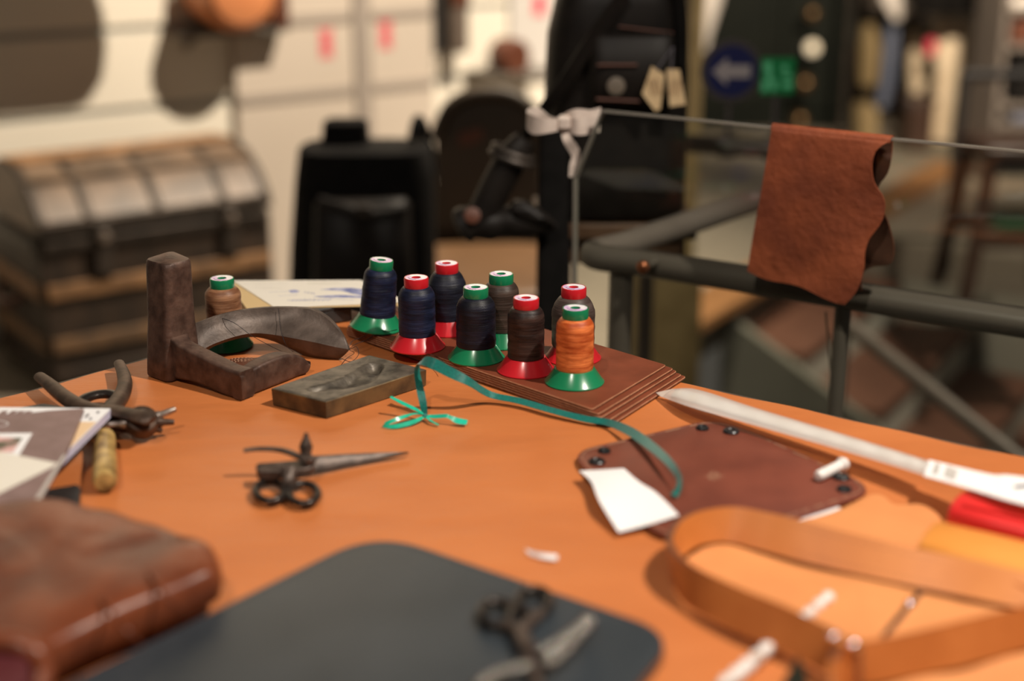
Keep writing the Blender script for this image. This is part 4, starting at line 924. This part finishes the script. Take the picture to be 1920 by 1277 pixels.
# black bag at the railing corner
YB = 2.02
bb = thing('shoulder_bag', 'tall black leather shoulder bag with kraft tags at the railing corner', 'bag', Q(1150, 620, YB))
mk('bag_body', body([(-60, 1090, 1225, .5), (-40, 1055, 1262, .85), (0, 1040, 1277, 1), (60, 1026, 1284, 1), (130, 1022, 1288, 1), (300, 1018, 1284, 1), (380, 1018, 1280, 1), (398, 1026, 1274, .8)], YB, .075), M['gloss'], bb, ang=60)
mk('front_pocket', body([(60, 1112, 1258, .5), (70, 1106, 1264, 1), (185, 1106, 1268, 1), (204, 1112, 1262, .6)], YB - .078, .022), M['gloss'], bb, ang=60)
mk('pocket_trim', MB().tube([Q(1120, 122, YB - .103), Q(1195, 122, YB - .103)], .0018, 8), M['brownbag'], bb)
mk('pocket_trim', MB().tube([Q(1118, 186, YB - .103), Q(1200, 190, YB - .103)], .0018, 8), M['brownbag'], bb)
mk('badge', MB().lathe([(.0001, 0), (.012, 0), (.012, .003), (.009, .004), (.0001, .004)], Q(1155, 161, YB - .102), (0, -1, 0), 24), M['badge'], bb)
mk('handle', MB().tube(spline([Q(1180, 20, YB - .06), Q(1195, -40, YB - .06), Q(1240, -50, YB - .05), Q(1272, 0, YB - .06), Q(1276, 120, YB - .06)], 24), .010, 10), M['fabric'], bb)
mk('zip_line', MB().tube([Q(1160, 50, YB - .078), Q(1262, 62, YB - .078)], .0015, 8), M['brownbag'], bb)
mk('side_strap', band([(Q(1172, -10, YB - .085), (1, .3, 0), 1), (Q(1120, 60, YB - .092), (1, .3, .3), 1), (Q(1060, 150, YB - .095), (1, .3, .4), 1), (Q(1005, 226, YB - .085), (1, .3, .4), 1), (Q(975, 268, YB - .06), (1, .3, .4), 1)], .020, .004, 40), M['gloss'], bb)
mk('hanging_flap', body([(240, 1012, 1060, .8), (300, 1010, 1066, 1), (500, 1006, 1070, 1), (640, 1004, 1070, 1), (700, 1010, 1064, .7)], YB - .095, .012), M['fabric'], bb, ang=60)
# hanging strap end with ring and padded grip
sp = thing('padded_strap', 'black padded strap with a ring dangling beside the shoulder bag', 'strap', Q(940, 460, 2.0))
Y2 = YB - .128
mk('sleeve', MB().tube(spline([Q(985, 262, Y2), Q(958, 300, Y2), Q(930, 350, Y2), Q(902, 410, Y2), Q(892, 425, Y2)], 20), [.016, .017, .019, .020, .021, .022, .022, .022, .022, .022, .022, .022, .022, .022, .022, .022, .022, .022, .021, .020, .018], 14), M['gloss'], sp)
mk('ring', MB().tube([Q(960, 296, Y2) + V((math.cos(a) * .028, math.sin(a) * .026, -math.cos(a) * .009)) for a in [k * math.pi / 12 for k in range(24)]], .0045, 8, closed=True), M['tmetal'], sp)
mk('ring', MB().tube([Q(962, 284, Y2) + V((math.cos(a) * .026, math.sin(a) * .024, -math.cos(a) * .009)) for a in [k * math.pi / 12 for k in range(24)]], .004, 8, closed=True), M['tmetal'], sp)
mk('grip', MB().tube(spline([Q(858, 430, Y2), Q(880, 420, Y2), Q(920, 420, Y2), Q(960, 415, Y2), Q(1000, 420, Y2), Q(1045, 425, Y2)], 20), [.010, .020, .026, .027, .025, .022, .021, .023, .024, .022, .021, .022, .024, .024, .022, .020, .017, .014, .011, .008, .004], 14), M['gloss'], sp)
mk('buckle', MB().lathe([(.001, 0), (.010, 0), (.011, .004), (.001, .006)], Q(886, 404, Y2 - .024), (0, -1, .3), 16), M['brownbag'], sp)
mk('flap', body([(376, 962, 985, .4), (390, 955, 1010, 1), (405, 958, 1030, 1), (418, 970, 1044, .5)], Y2 - .01, .016), M['gloss'], sp)
# kraft tags
for pts, lab in (([(1222, 124), (1246, 140), (1238, 205), (1228, 208), (1204, 176)], 'pointed kraft paper tag hanging on the black bag, left one of two'), ([(1250, 130), (1274, 130), (1286, 196), (1256, 200)], 'rectangular kraft paper tag hanging on the black bag, right one of two')):
    c = Q(sum(p[0] for p in pts) / len(pts), 165, YB - .112); t = thing('paper_tag', lab, 'tag', c, 'kraft tags on the black bag')
    mk('card', MB().prism([Q(x, y, YB - .112) for x, y in pts], .0012, (0, 1, 0)), M['kraft'], t)
    mb = MB()
    for k in range(4):
        x = c.x + (k - 1.5) * .004; mb.box((x, YB - .1126, c.z + .002 * (k % 2)), (.0012, .0004, .022), rot=Matrix.Rotation(.12 if 'right' in lab else -.25, 3, 'Y'))
    mk('printed_lines', mb, M['slat'], t)
    mk('string', MB().tube([Q(pts[0][0] + 8, pts[0][1] + 8, YB - .112), Q(1262, 88, YB - .104)], .0008, 6), M['ink'], t)
# white cotton ribbon at the glass corner
wr = thing('cotton_ribbon', 'cream cotton ribbon tied in a bow at the corner of the glass', 'ribbon', Q(1065, 330, 1.75))
Yw = GL(1062, 235).y - .002
mk('bow_loop', band([(Q(1062, 232, Yw), Up, .8), (Q(1030, 236, Yw - .02), Up, 1.1), (Q(1000, 234, Yw - .015), Up, 1.5), (Q(988, 222, Yw), Up, 1.2), (Q(1004, 216, Yw + .02), Up, 1.3), (Q(1030, 230, Yw + .015), Up, 1.0), (Q(1062, 230, Yw), Up, .8)], .015, .0012, 40), M['cotton'], wr)
mk('bow_end', band([(Q(1055, 228, Yw), Up, 1), (Q(1080, 222, Yw - .01), Up, 1.5), (Q(1105, 226, Yw), Up, 1.7), (Q(1125, 225, Yw + .01), Up, 2.0)], .015, .0012, 30), M['cotton'], wr)
mk('bow_end', band([(Q(1055, 232, Yw), Up, 1), (Q(1085, 238, Yw - .015), Up, 1.4), (Q(1122, 232, Yw + .005), Up, 1.4)], .014, .0012, 30), M['cotton'], wr)
mk('tail', band([(Q(1058, 232, Yw), X, 1), (Q(1065, 262, Yw - .01), X, 1.0), (Q(1080, 290, Yw), (1, .5, 0), 1.0), (Q(1076, 312, Yw), X, .9), (Q(1074, 332, Yw), X, .8)], .012, .0012, 30), M['cotton'], wr)
mk('knot', body([(216, 1050, 1064, .5), (222, 1044, 1070, 1), (238, 1044, 1070, 1), (244, 1050, 1064, .5)], Yw - .006, .010), M['cotton'], wr)
# black backpack left
Yk = 2.85
kp = thing('backpack', 'large black fabric backpack standing in front of the sliding doors', 'backpack', Q(680, 740, Yk))
mk('pack_body', body([(268, 575, 800, .6), (275, 562, 808, .9), (330, 556, 815, 1), (450, 548, 818, 1.05), (620, 542, 820, 1.1), (760, 545, 820, 1.1), (955, 552, 815, 1), (972, 570, 800, .7)], Yk, .10), M['fabric'], kp, ang=60)
mk('top_handle', body([(222, 615, 680, .5), (228, 606, 690, 1), (275, 602, 694, 1)], Yk, .03), M['fabric'], kp)
mk('front_pocket', body([(370, 598, 760, .5), (382, 590, 770, 1), (520, 586, 775, 1), (640, 590, 772, .6)], Yk - .10, .045), M['gloss'], kp, ang=60)
mk('pocket_flap', MB().tube(spline([Q(600, 378, Yk - .13), Q(650, 392, Yk - .148), Q(700, 402, Yk - .148), Q(760, 392, Yk - .13)], 20), .012, 10), M['gloss'], kp)
mk('buckle', MB().box(Q(682, 395, Yk - .16), (.03, .012, .02)), M['tmetal'], kp, bevel=.003)
mk('shoulder_strap', MB().tube(spline([Q(775, 262, Yk - .02), Q(785, 225, Yk), Q(800, 262, Yk + .05), Q(812, 330, Yk + .06)], 16), .012, 10), M['fabric'], kp)
bz = Q(1140, 398, YB).z
pt_ = thing('side_table', 'brown wooden pedestal table under the tall shoulder bag', 'table', V((Q(1046, 398, YB).x, YB + .03, 0)))
xc = Q(1150, 398, YB).x; xl = Q(1046, 398, YB).x
mk('table_top', MB().box((xc, YB + .03, bz - .014), (.23, .19, .024)), M['pedestal'], pt_, bevel=.004)
mk('apron', MB().box((xc, YB + .03, bz - .045), (.20, .16, .038)), M['pedestal'], pt_, bevel=.003)
mk('column', MB().lathe([(.03, .02), (.022, .1), (.018, .4), (.022, bz - .08), (.03, bz - .03)], (xl, YB + .03, 0), (0, 0, 1), 20), M['pedestal'], pt_)
mk('foot', MB().lathe([(.13, 0), (.13, .015), (.05, .03), (.03, .03)], (xl, YB + .03, 0), (0, 0, 1), 28), M['pedestal'], pt_)
# arched chair
chr_ = thing('arched_chair', 'dark wooden chair with arched back and tan seat', 'chair', Q(910, 700, 3.3))
Yc = 3.45
arch = [Q(x, y, Yc) for x, y in ((812, 470), (815, 260), (838, 205), (870, 180), (910, 172), (955, 176), (990, 196), (1010, 230), (1018, 290), (1020, 470))]
arch = [arch[0]] + spline(arch[1:-1], 30) + [arch[-1]]
mk('backrest', MB().prism(arch, .05, (0, 1, 0)), M['darkwood'], chr_, bevel=.01)
mk('back_rail', MB().tube([q + V((0, -.012, 0)) for q in spline(arch[1:-1], 30)], .016, 10), M['darkwood'], chr_)
mk('back_inset', MB().prism([Q(x, y, Yc - .004) for x, y in ((860, 250), (905, 240), (905, 262), (862, 276))], .012, (0, 1, 0)), M['brownbag'], chr_)
s0 = Z(822, 458, .48); s1 = Z(1012, 466, .48)
mk('seat', pillow(spline([V((q.x, q.y, 0)) for q in (V((-.20, 3.40, 0)), V((.08, 3.40, 0)), V((.10, 3.2, 0)), V((.08, 2.98, 0)), V((-.06, 2.95, 0)), V((-.21, 2.98, 0)), V((-.22, 3.2, 0)))], 40, True), .44 - TZ, .05, .0), M['tanseat'], chr_, ang=60)
mk('seat_frame', MB().box((-.06, 3.2, .415), (.30, .44, .045)), M['darkwood'], chr_, bevel=.008)
for x, y in ((-.19, 3.0), (.07, 3.0), (-.19, 3.42), (.07, 3.42)): mk('leg', MB().bar((x, y, .40), (x * 1.05, y, 0), .035, .035, up=(0, 1, 0)), M['darkwood'], chr_)

# ================================================================== TRUNK
zr = .45
ta, tb = Z(70, 442, zr), Z(506, 380, zr); td = (tb - ta).normalized(); tn = V((-td.y, td.x, 0)); TL = (tb - ta).length; TD = .44
tk = thing('steamer_trunk', 'old domed steamer trunk with worn lid and wooden slats', 'trunk', V((ta.x, ta.y, 0)))
def tpn(s, d, z): q = ta + td * s + tn * d; return V((q.x, q.y, z))
def tbox(s0, s1, d0, d1, z0, z1): return MB().loft([[tpn(s, d0, z0), tpn(s, d1, z0), tpn(s, d1, z1), tpn(s, d0, z1)] for s in (s0, s1)])
mk('trunk_body', tbox(0, TL, 0, TD, .03, zr - .02), M['trunk'], tk, bevel=.006)
prof = [(0, 0), (-.002, .03), (.05, .09), (.12, .135), (.20, .155), (.27, .155), (.34, .135), (.41, .09), (TD, .03), (TD, 0)]
mk('lid', MB().loft([[tpn(s, d, zr + h) for d, h in prof] for s in (0, TL)]), M['trunklid'], tk, ang=30)
for d, hh, m, wd_ in ((.10, .124, 'trunklid', .034), (.215, .158, 'slat', .050), (.30, .152, 'slat', .050), (.37, .126, 'slatdark', .034)):
    mk('slat', MB().bar(tpn(.01, d, zr + hh), tpn(TL - .01, d, zr + hh), wd_, .016), M[m], tk, bevel=.003)
for s in (.012, .21 * TL, .5 * TL, .79 * TL, TL - .012):
    mk('band', MB().tube([tpn(s, d, zr + h + .003) for d, h in prof[1:-1]], .014, 8, flat=.35, up=(0, 0, 1)), M['tmetal'], tk)
for z0, z1, m in ((zr - .05, zr - .022, 'tmetal'), (.27, .31, 'slat'), (.12, .16, 'slatdark'), (.035, .07, 'trunk')):
    mk('front_slat', tbox(.01, TL - .01, -.012, .0, z0, z1), M[m], tk, bevel=.003)
    mk('end_slat', tbox(-.012, .0, .01, TD - .01, z0, z1), M[m], tk, bevel=.003)
for s in (0, TL): mk('corner_edge', MB().bar(tpn(s, 0, .03), tpn(s, 0, zr - .01), .03, .03), M['tmetal'], tk, bevel=.004)
mk('lid_edge', MB().bar(tpn(0, -.004, zr + .008), tpn(TL, -.004, zr + .008), .02, .035), M['tmetal'], tk, bevel=.004)
for s in (.25 * TL, .80 * TL):
    lt = mk('latch', tbox(s - .025, s + .025, -.022, -.004, zr - .13, zr + .02), M['tmetal'], tk, bevel=.004)
    mk('latch_knob', MB().lathe([(.001, 0), (.014, 0), (.016, .01), (.001, .018)], tpn(s, -.022, zr - .02), -tn, 16), M['plierbright'], lt)
mk('handle', MB().tube(spline([tpn(-.01, .14, .26), tpn(-.05, .16, .24), tpn(-.05, .28, .24), tpn(-.01, .30, .26)], 14), .012, 8), M['brownbag'], tk)

# ================================================================== WALL SHELVES AND BAGS
sa, sb = ws(W(345, 62, .12)), ws(W(545, 45, .12)); zs = W(430, 58, .1).z
sh = thing('wall_shelf', 'dark wall shelf carrying the copper bag', 'shelf', wpt(sa, zs))
mk('board', wbox(MB(), sa, sb, zs - .012, zs, .0, .11), M['shelf'], sh)
for s in (sa + .05, sb - .05): mk('bracket', MB().prism([wpt(s, zs - .012, 0), wpt(s, zs - .012, .09), wpt(s, zs - .06, 0)], .012, WD), M['shelf'], sh)
def round_bag(name, label, sc_, zc, r, o0, o1, m, zs_=1.0, clip=None):
    t = thing(name, label, 'bag', wpt(sc_, clip if clip is not None else zc - r * zs_, (o0 + o1) / 2)); rings = []
    for o, f in ((o0, .85), (o0 + .01, .97), (lerp(o0, o1, .5), 1.0), (o1 - .01, .97), (o1, .85)):
        rings.append([wpt(sc_ + r * f * math.cos(a), max(zc + r * zs_ * f * math.sin(a), clip if clip is not None else -9), o) for a in [k * 2 * math.pi / 40 for k in range(40)]])
    mk('bag_body', MB().loft(rings), M[m], t, ang=50)
    return t
sc_ = ws(W(452, 20, .17))
cb = round_bag('copper_bag', 'round copper leather bag on the wall shelf', sc_, zs + .128, .126, .015, .19, 'copperbag', 1.0, zs + .001)
mk('seam', MB().tube([wpt(sc_ + .106 * math.cos(a), zs + .128 + .106 * math.sin(a), .192) for a in [k * 2 * math.pi / 36 for k in range(36)]], .003, 6, closed=True), M['brownbag'], cb)
mk('handle', MB().tube(spline([wpt(sc_ - .08, zs + .25, .15), wpt(sc_ - .05, zs + .36, .15), wpt(sc_ + .05, zs + .36, .15), wpt(sc_ + .08, zs + .25, .15)], 16), .008, 8), M['brownbag'], cb)
s2 = ws(W(528, 10, .1))
b2 = thing('brown_bag', 'narrow brown bag beside the copper bag on the shelf', 'bag', wpt(s2, zs, .1))
mk('bag_body', wbox(MB(), s2 - .03, s2 + .03, zs + .001, zs + .26, .015, .10), M['brownbag'], b2, bevel=.01)
mk('flap', wbox(MB(), s2 - .032, s2 + .032, zs + .15, zs + .262, .098, .106), M['brownbag'], b2, bevel=.004)
# unseen bag above the frame, shaped to cast the left wall shadow
z3 = 1.285
hb_ = round_bag('grey_bag', 'unseen flat round grey bag above the trunk, shaped for its wall shadow', .07, z3 + .11, .285, .34, .40, 'greybag', 1.0, z3)
mk('strap', MB().tube(spline([wpt(-.15, z3 + .38, .37), wpt(-.05, z3 + .75, .37), wpt(.07, z3 + .90, .37), wpt(.19, z3 + .75, .37), wpt(.29, z3 + .38, .37)], 24), .010, 8), M['greybag'], hb_)
s3s = thing('bag_hanger', 'unseen steel wall hanger holding up the shadow-casting grey bag', 'hanger', wpt(.07, z3 + .88, 0))
mk('arm', MB().tube([wpt(.07, z3 + .885, .0), wpt(.07, z3 + .885, .40)], .010, 10), M['tmetal'], s3s); mk('wall_plate', wbox(MB(), .03, .11, z3 + .83, z3 + .94, 0, .012), M['tmetal'], s3s)
# far end of the wall: pale poster and brown bag on a low shelf
pc = W(1000, 60, .03)
ps = thing('wall_poster', 'white poster with a red mark at the far end of the cream wall', 'poster', W(1000, 150, .02))
mk('sheet', MB().prism([W(955, -60, .01), W(1060, -80, .01), W(1060, 140, .01), W(955, 150, .01)], .008, WN), M['whitecloth'], ps)
mk('red_mark', MB().prism([W(1002, -10, .019), W(1022, -12, .019), W(1020, 28, .019), W(1000, 28, .019)], .002, WN), M['redink'], ps)
s4 = ws(W(958, 115, .12)); z4 = W(958, 133, .12).z
sh4 = thing('wall_shelf', 'short shelf with a brown bag at the far end of the cream wall', 'shelf', wpt(s4, z4))
mk('board', wbox(MB(), s4 - .12, s4 + .16, z4 - .012, z4, .0, .2), M['shelf'], sh4)
round_bag('small_brown_bag', 'small rounded brown bag at the far end of the cream wall', s4, z4 + .05, .065, .06, .16, 'brownbag', 1.0, z4 + .001)
# hanging garments / bags on the wall to the right of the doors
s5 = ws(W(868, 60, .1)); z5 = W(868, 100, .1).z
t5 = thing('hanging_bag', 'narrow grey bag hanging on the wall right of the doors', 'bag', wpt(s5, z5, .05))
mk('bag_body', wbox(MB(), s5 - .035, s5 + .035, z5, z5 + .24, .02, .09), M['greybag'], t5, bevel=.01)
mk('flap', wbox(MB(), s5 - .036, s5 + .036, z5 + .16, z5 + .242, .088, .096), M['brownbag'], t5, bevel=.004)
mk('loop', MB().tube(spline([wpt(s5 - .03, z5 + .24, .05), wpt(s5 - .02, z5 + .4, .03), wpt(s5 + .02, z5 + .4, .03), wpt(s5 + .03, z5 + .24, .05)], 14), .005, 6), M['brownbag'], t5)

# ================================================================== FAR RIGHT OF THE SHOP
def garment(name, label, cat, rows, Y, depth, m, folds=6, group=None):
    mb = body(rows, Y, depth, n=36, e=.8); c = sum(mb.v, V()) / len(mb.v)
    for i, q in enumerate(mb.v): q.y += depth * .35 * math.sin((q.x - c.x) * folds * 14)
    t = thing(name, label, cat, V((c.x, Y, min(q.z for q in mb.v))), group)
    mk('cloth', mb, M[m], t, ang=70)
    top = max(mb.v, key=lambda q: q.z)
    mk('hanger_hook', MB().tube([V((c.x, Y, top.z - .01)), V((c.x, Y, top.z + .10))], .004, 6), M['tmetal'], t)
    return t
YR = 7.6
garment('cream_coat', 'long cream garment hanging at the right behind the glass', 'garment', [(26, 1760, 1815, .5), (40, 1748, 1824, 1), (140, 1752, 1826, 1), (230, 1742, 1822, 1.1), (262, 1740, 1820, 1)], YR, .07, 'creamcloth')
garment('cream_scarf', 'narrow cream scarf hanging left of the long cream garment', 'scarf', [(55, 1708, 1722, .6), (80, 1704, 1734, 1), (150, 1702, 1734, 1), (176, 1706, 1726, .8)], YR + .1, .04, 'creamcloth')
garment('blue_scarf', 'dusty blue scarf hanging beside the dark door', 'scarf', [(40, 1660, 1684, .7), (80, 1656, 1682, 1), (150, 1650, 1676, 1), (200, 1642, 1664, .9)], YR, .04, 'bluecloth')
garment('mustard_scarf', 'mustard cloth hanging between the dark door and the blue scarf', 'scarf', [(45, 1618, 1640, .7), (90, 1612, 1650, 1), (150, 1610, 1646, 1), (162, 1614, 1640, .8)], YR + .12, .04, 'mustard')
garment('white_blouse', 'pale blouse hanging above the blue scarf', 'garment', [(-90, 1650, 1720, .6), (-60, 1640, 1740, 1), (0, 1650, 1722, 1), (36, 1672, 1694, .6)], YR - .10, .045, 'whitecloth')
garment('black_jacket', 'black jacket hanging above the cream garments', 'garment', [(-160, 1720, 1800, .6), (-120, 1700, 1830, 1), (0, 1702, 1820, 1), (26, 1716, 1818, .7)], YR - .28, .07, 'fabric')
garment('pale_curtain', 'pale pointed drape left of the dark door', 'drape', [(-160, 1306, 1366, .8), (-60, 1304, 1364, 1), (0, 1308, 1352, 1), (60, 1314, 1334, .8), (96, 1316, 1324, .5)], 7.3, .04, 'whitecloth')
garment('ochre_cushion', 'pale ochre bundle low beside the dark door', 'bundle', [(192, 1606, 1634, .6), (205, 1602, 1644, 1), (262, 1602, 1642, 1)], YR, .06, 'mustard')
rk = thing('clothes_rack', 'steel clothes rack carrying the scarves and garments', 'clothes rack', Q(1720, 270, YR + .05))
zt_ = Q(1720, -190, YR).z; xa, xb = Q(1600, 0, YR).x, Q(1850, 0, YR).x
mk('rail', MB().tube([(xa, YR + .03, zt_), (xb, YR + .03, zt_)], .014, 10), M['tmetal'], rk)
for x in (xa, xb): mk('upright', MB().tube([(x, YR + .03, zt_), (x, YR + .03, 0)], .014, 10), M['tmetal'], rk)
o = Q(1746, 88, YR - .16); rt = thing('red_tag', 'small red tag between the cream garments', 'tag', o)
mk('card', MB().box(o, (.045, .01, .075)), M['redink'], rt); mk('string', MB().tube([o + V((0, 0, .035)), V((o.x, YR + .03, zt_))], .003, 6), M['fabric'], rt)
cbx = Q(1694, 262, YR); tb_ = thing('dark_chest', 'dark brown chest standing under the cream scarf', 'chest', V((cbx.x, YR, 0)))
zz = Q(1694, 194, YR - .3).z
mk('chest_body', MB().box((cbx.x, YR - .2, zz / 2), (.13, .22, zz)), M['stool'], tb_, bevel=.008); mk('lid', MB().box((cbx.x, YR - .2, zz + .012), (.15, .24, .024)), M['stool'], tb_, bevel=.006)
# shelving at the right edge
Ys = 6.4; xs0, xs1 = Q(1892, 0, Ys).x, Q(2130, 0, Ys).x
su = thing('shelving_unit', 'grey shelving unit with folded stock at the right edge', 'shelving', V(((xs0 + xs1) / 2, Ys, 0)))
zsh = [Q(1880, y, Ys).z for y in (236, 200, 88, 20, -60)]
for z in zsh: mk('shelf_board', MB().box(((xs0 + xs1) / 2, Ys + .2, z), (xs1 - xs0, .4, .025)), M['shelfgrey'], su)
mk('back_panel', MB().box(((xs0 + xs1) / 2, Ys + .41, .9), (xs1 - xs0, .02, 1.8)), M['shelfgrey'], su)
for x in (xs0, xs1): mk('side_panel', MB().box((x, Ys + .2, .9), (.025, .4, 1.8)), M['shelfgrey'], su)
for x0, x1, y0, y1, m, lab, nm in ((1902, 1961, 104, 198, 'fabric', 'dark box on the middle shelf at the right edge', 'stock_box'), (1950, 2040, 60, 86, 'purplecloth', 'folded violet cloth on the upper right shelf', 'folded_cloth'), (1906, 1942, 50, 86, 'brownbag', 'small brown bag beside the folded violet cloth', 'small_bag'), (1905, 1995, 2, 18, 'whitecloth', 'pale folded cloth on the highest visible shelf', 'folded_cloth'), (1905, 1980, 212, 233, 'bluecloth', 'folded blue cloth on the lowest visible shelf', 'folded_cloth')):
    a, b = Q(x0, y1, Ys - .02), Q(x1, y0, Ys - .02); zb_ = max([z for z in zsh if z < (a.z + b.z) / 2] or [a.z]) + .0135; hgt = b.z - a.z; n = 3 if 'cloth' in nm else 1
    t = thing(nm, lab, nm.split('_')[1], V(((a.x + b.x) / 2, Ys + .15, zb_)))
    for k in range(n): mk('fold' if n > 1 else 'box_body', MB().box(((a.x + b.x) / 2, Ys + .15, zb_ + hgt * (k + .5) / n), (b.x - a.x, .26, hgt / n * .98)), M[m], t, bevel=.008)
    if n == 1: mk('lid', MB().box(((a.x + b.x) / 2, Ys + .15, zb_ + hgt + .008), (b.x - a.x + .01, .27, .016)), M[m], t, bevel=.004)
# inverted U tube handrail
Yu = 4.9
ut = thing('tube_rail', 'thin black bent tube rail at the top of the stairs', 'handrail', V((Q(1770, 500, Yu).x, Yu, 0)))
pz = [Q(1772, 510, Yu), Q(1781, 300, Yu), Q(1788, 190, Yu), Q(1796, 150, Yu), Q(1815, 140, Yu), Q(1900, 136, Yu), Q(2010, 134, Yu)]
xx = pz[0].x; pts = [V((xx, Yu, 0)), V((xx, Yu, pz[3].z - .03))] + rpoly([V((xx, Yu, pz[4].z - .02)), V((xx, Yu, pz[4].z)), V((xx + .06, Yu, pz[4].z))], [0, .05, 0], 6) + [V((xx + .4, Yu, pz[4].z)), V((xx + .45, Yu, pz[4].z))]
mk('tube', MB().tube(pts, .019, 10), M['blackleather'], ut)
mk('post', MB().tube([V((xx + .44, Yu, pz[4].z)), V((xx + .44, Yu, 0))], .019, 10), M['blackleather'], ut)
# stool
Yt = 4.6; sx = Q(1905, 300, Yt).x; zs_ = Q(1900, 275, Yt).z
stl = thing('wooden_stool', 'dark mahogany stool standing at the right edge', 'stool', V((sx, Yt, 0)))
mk('seat', MB().box((sx, Yt, zs_), (.30, .30, .05)), M['stool'], stl, bevel=.012)
for dx in (-.12, .12):
    for dy in (-.12, .12): mk('leg', MB().bar((sx + dx, Yt + dy, zs_ - .02), (sx + dx * 1.45, Yt + dy * 1.3, 0), .04, .04, up=(0, 1, 0)), M['stool'], stl)
zq = Q(1880, 448, Yt - .12).z
for dy in (-.14, .14): mk('stretcher', MB().bar((sx - .15, Yt + dy, zq), (sx + .15, Yt + dy, zq), .03, .05), M['stool'], stl)
# glossy tray on the stool's stretcher
gt = thing('green_tray', 'small green tray on the lower rungs of the mahogany stool', 'tray', V((sx + .02, Yt, zq + .03)))
mk('tray', MB().box((sx + .02, Yt, zq + .032), (.18, .24, .012)), M['greenbox'], gt, bevel=.003); mk('rim', MB().tube([(sx - .07, Yt - .12, zq + .045), (sx + .11, Yt - .12, zq + .045), (sx + .11, Yt + .12, zq + .045), (sx - .07, Yt + .12, zq + .045)], .008, 8, closed=True), M['greenbox'], gt)
wp_ = Q(1296, 300, 3.75); tag(mk('wood_post', MB().box((wp_.x, 3.75, 1.2), (.036, .036, 2.4)), M['board'], bevel=.004), 'slim light wooden post just right of the black shoulder bag', 'post')
# pale folded sheet on the floor beyond the railing
fs = thing('floor_sheet', 'pale grey sheet with a dark blue mark on the floor beyond the railing', 'sheet', Z(1370, 320, 0))
mk('sheet', MB().prism([Z(x, y, .012) for x, y in ((1330, 345), (1355, 295), (1455, 292), (1450, 345))], .01), M['shelfgrey'], fs)
mk('mark', MB().prism([Z(x, y, .015) for x, y in ((1375, 328), (1380, 318), (1400, 318), (1398, 330))], .002), M['signblue'], fs)
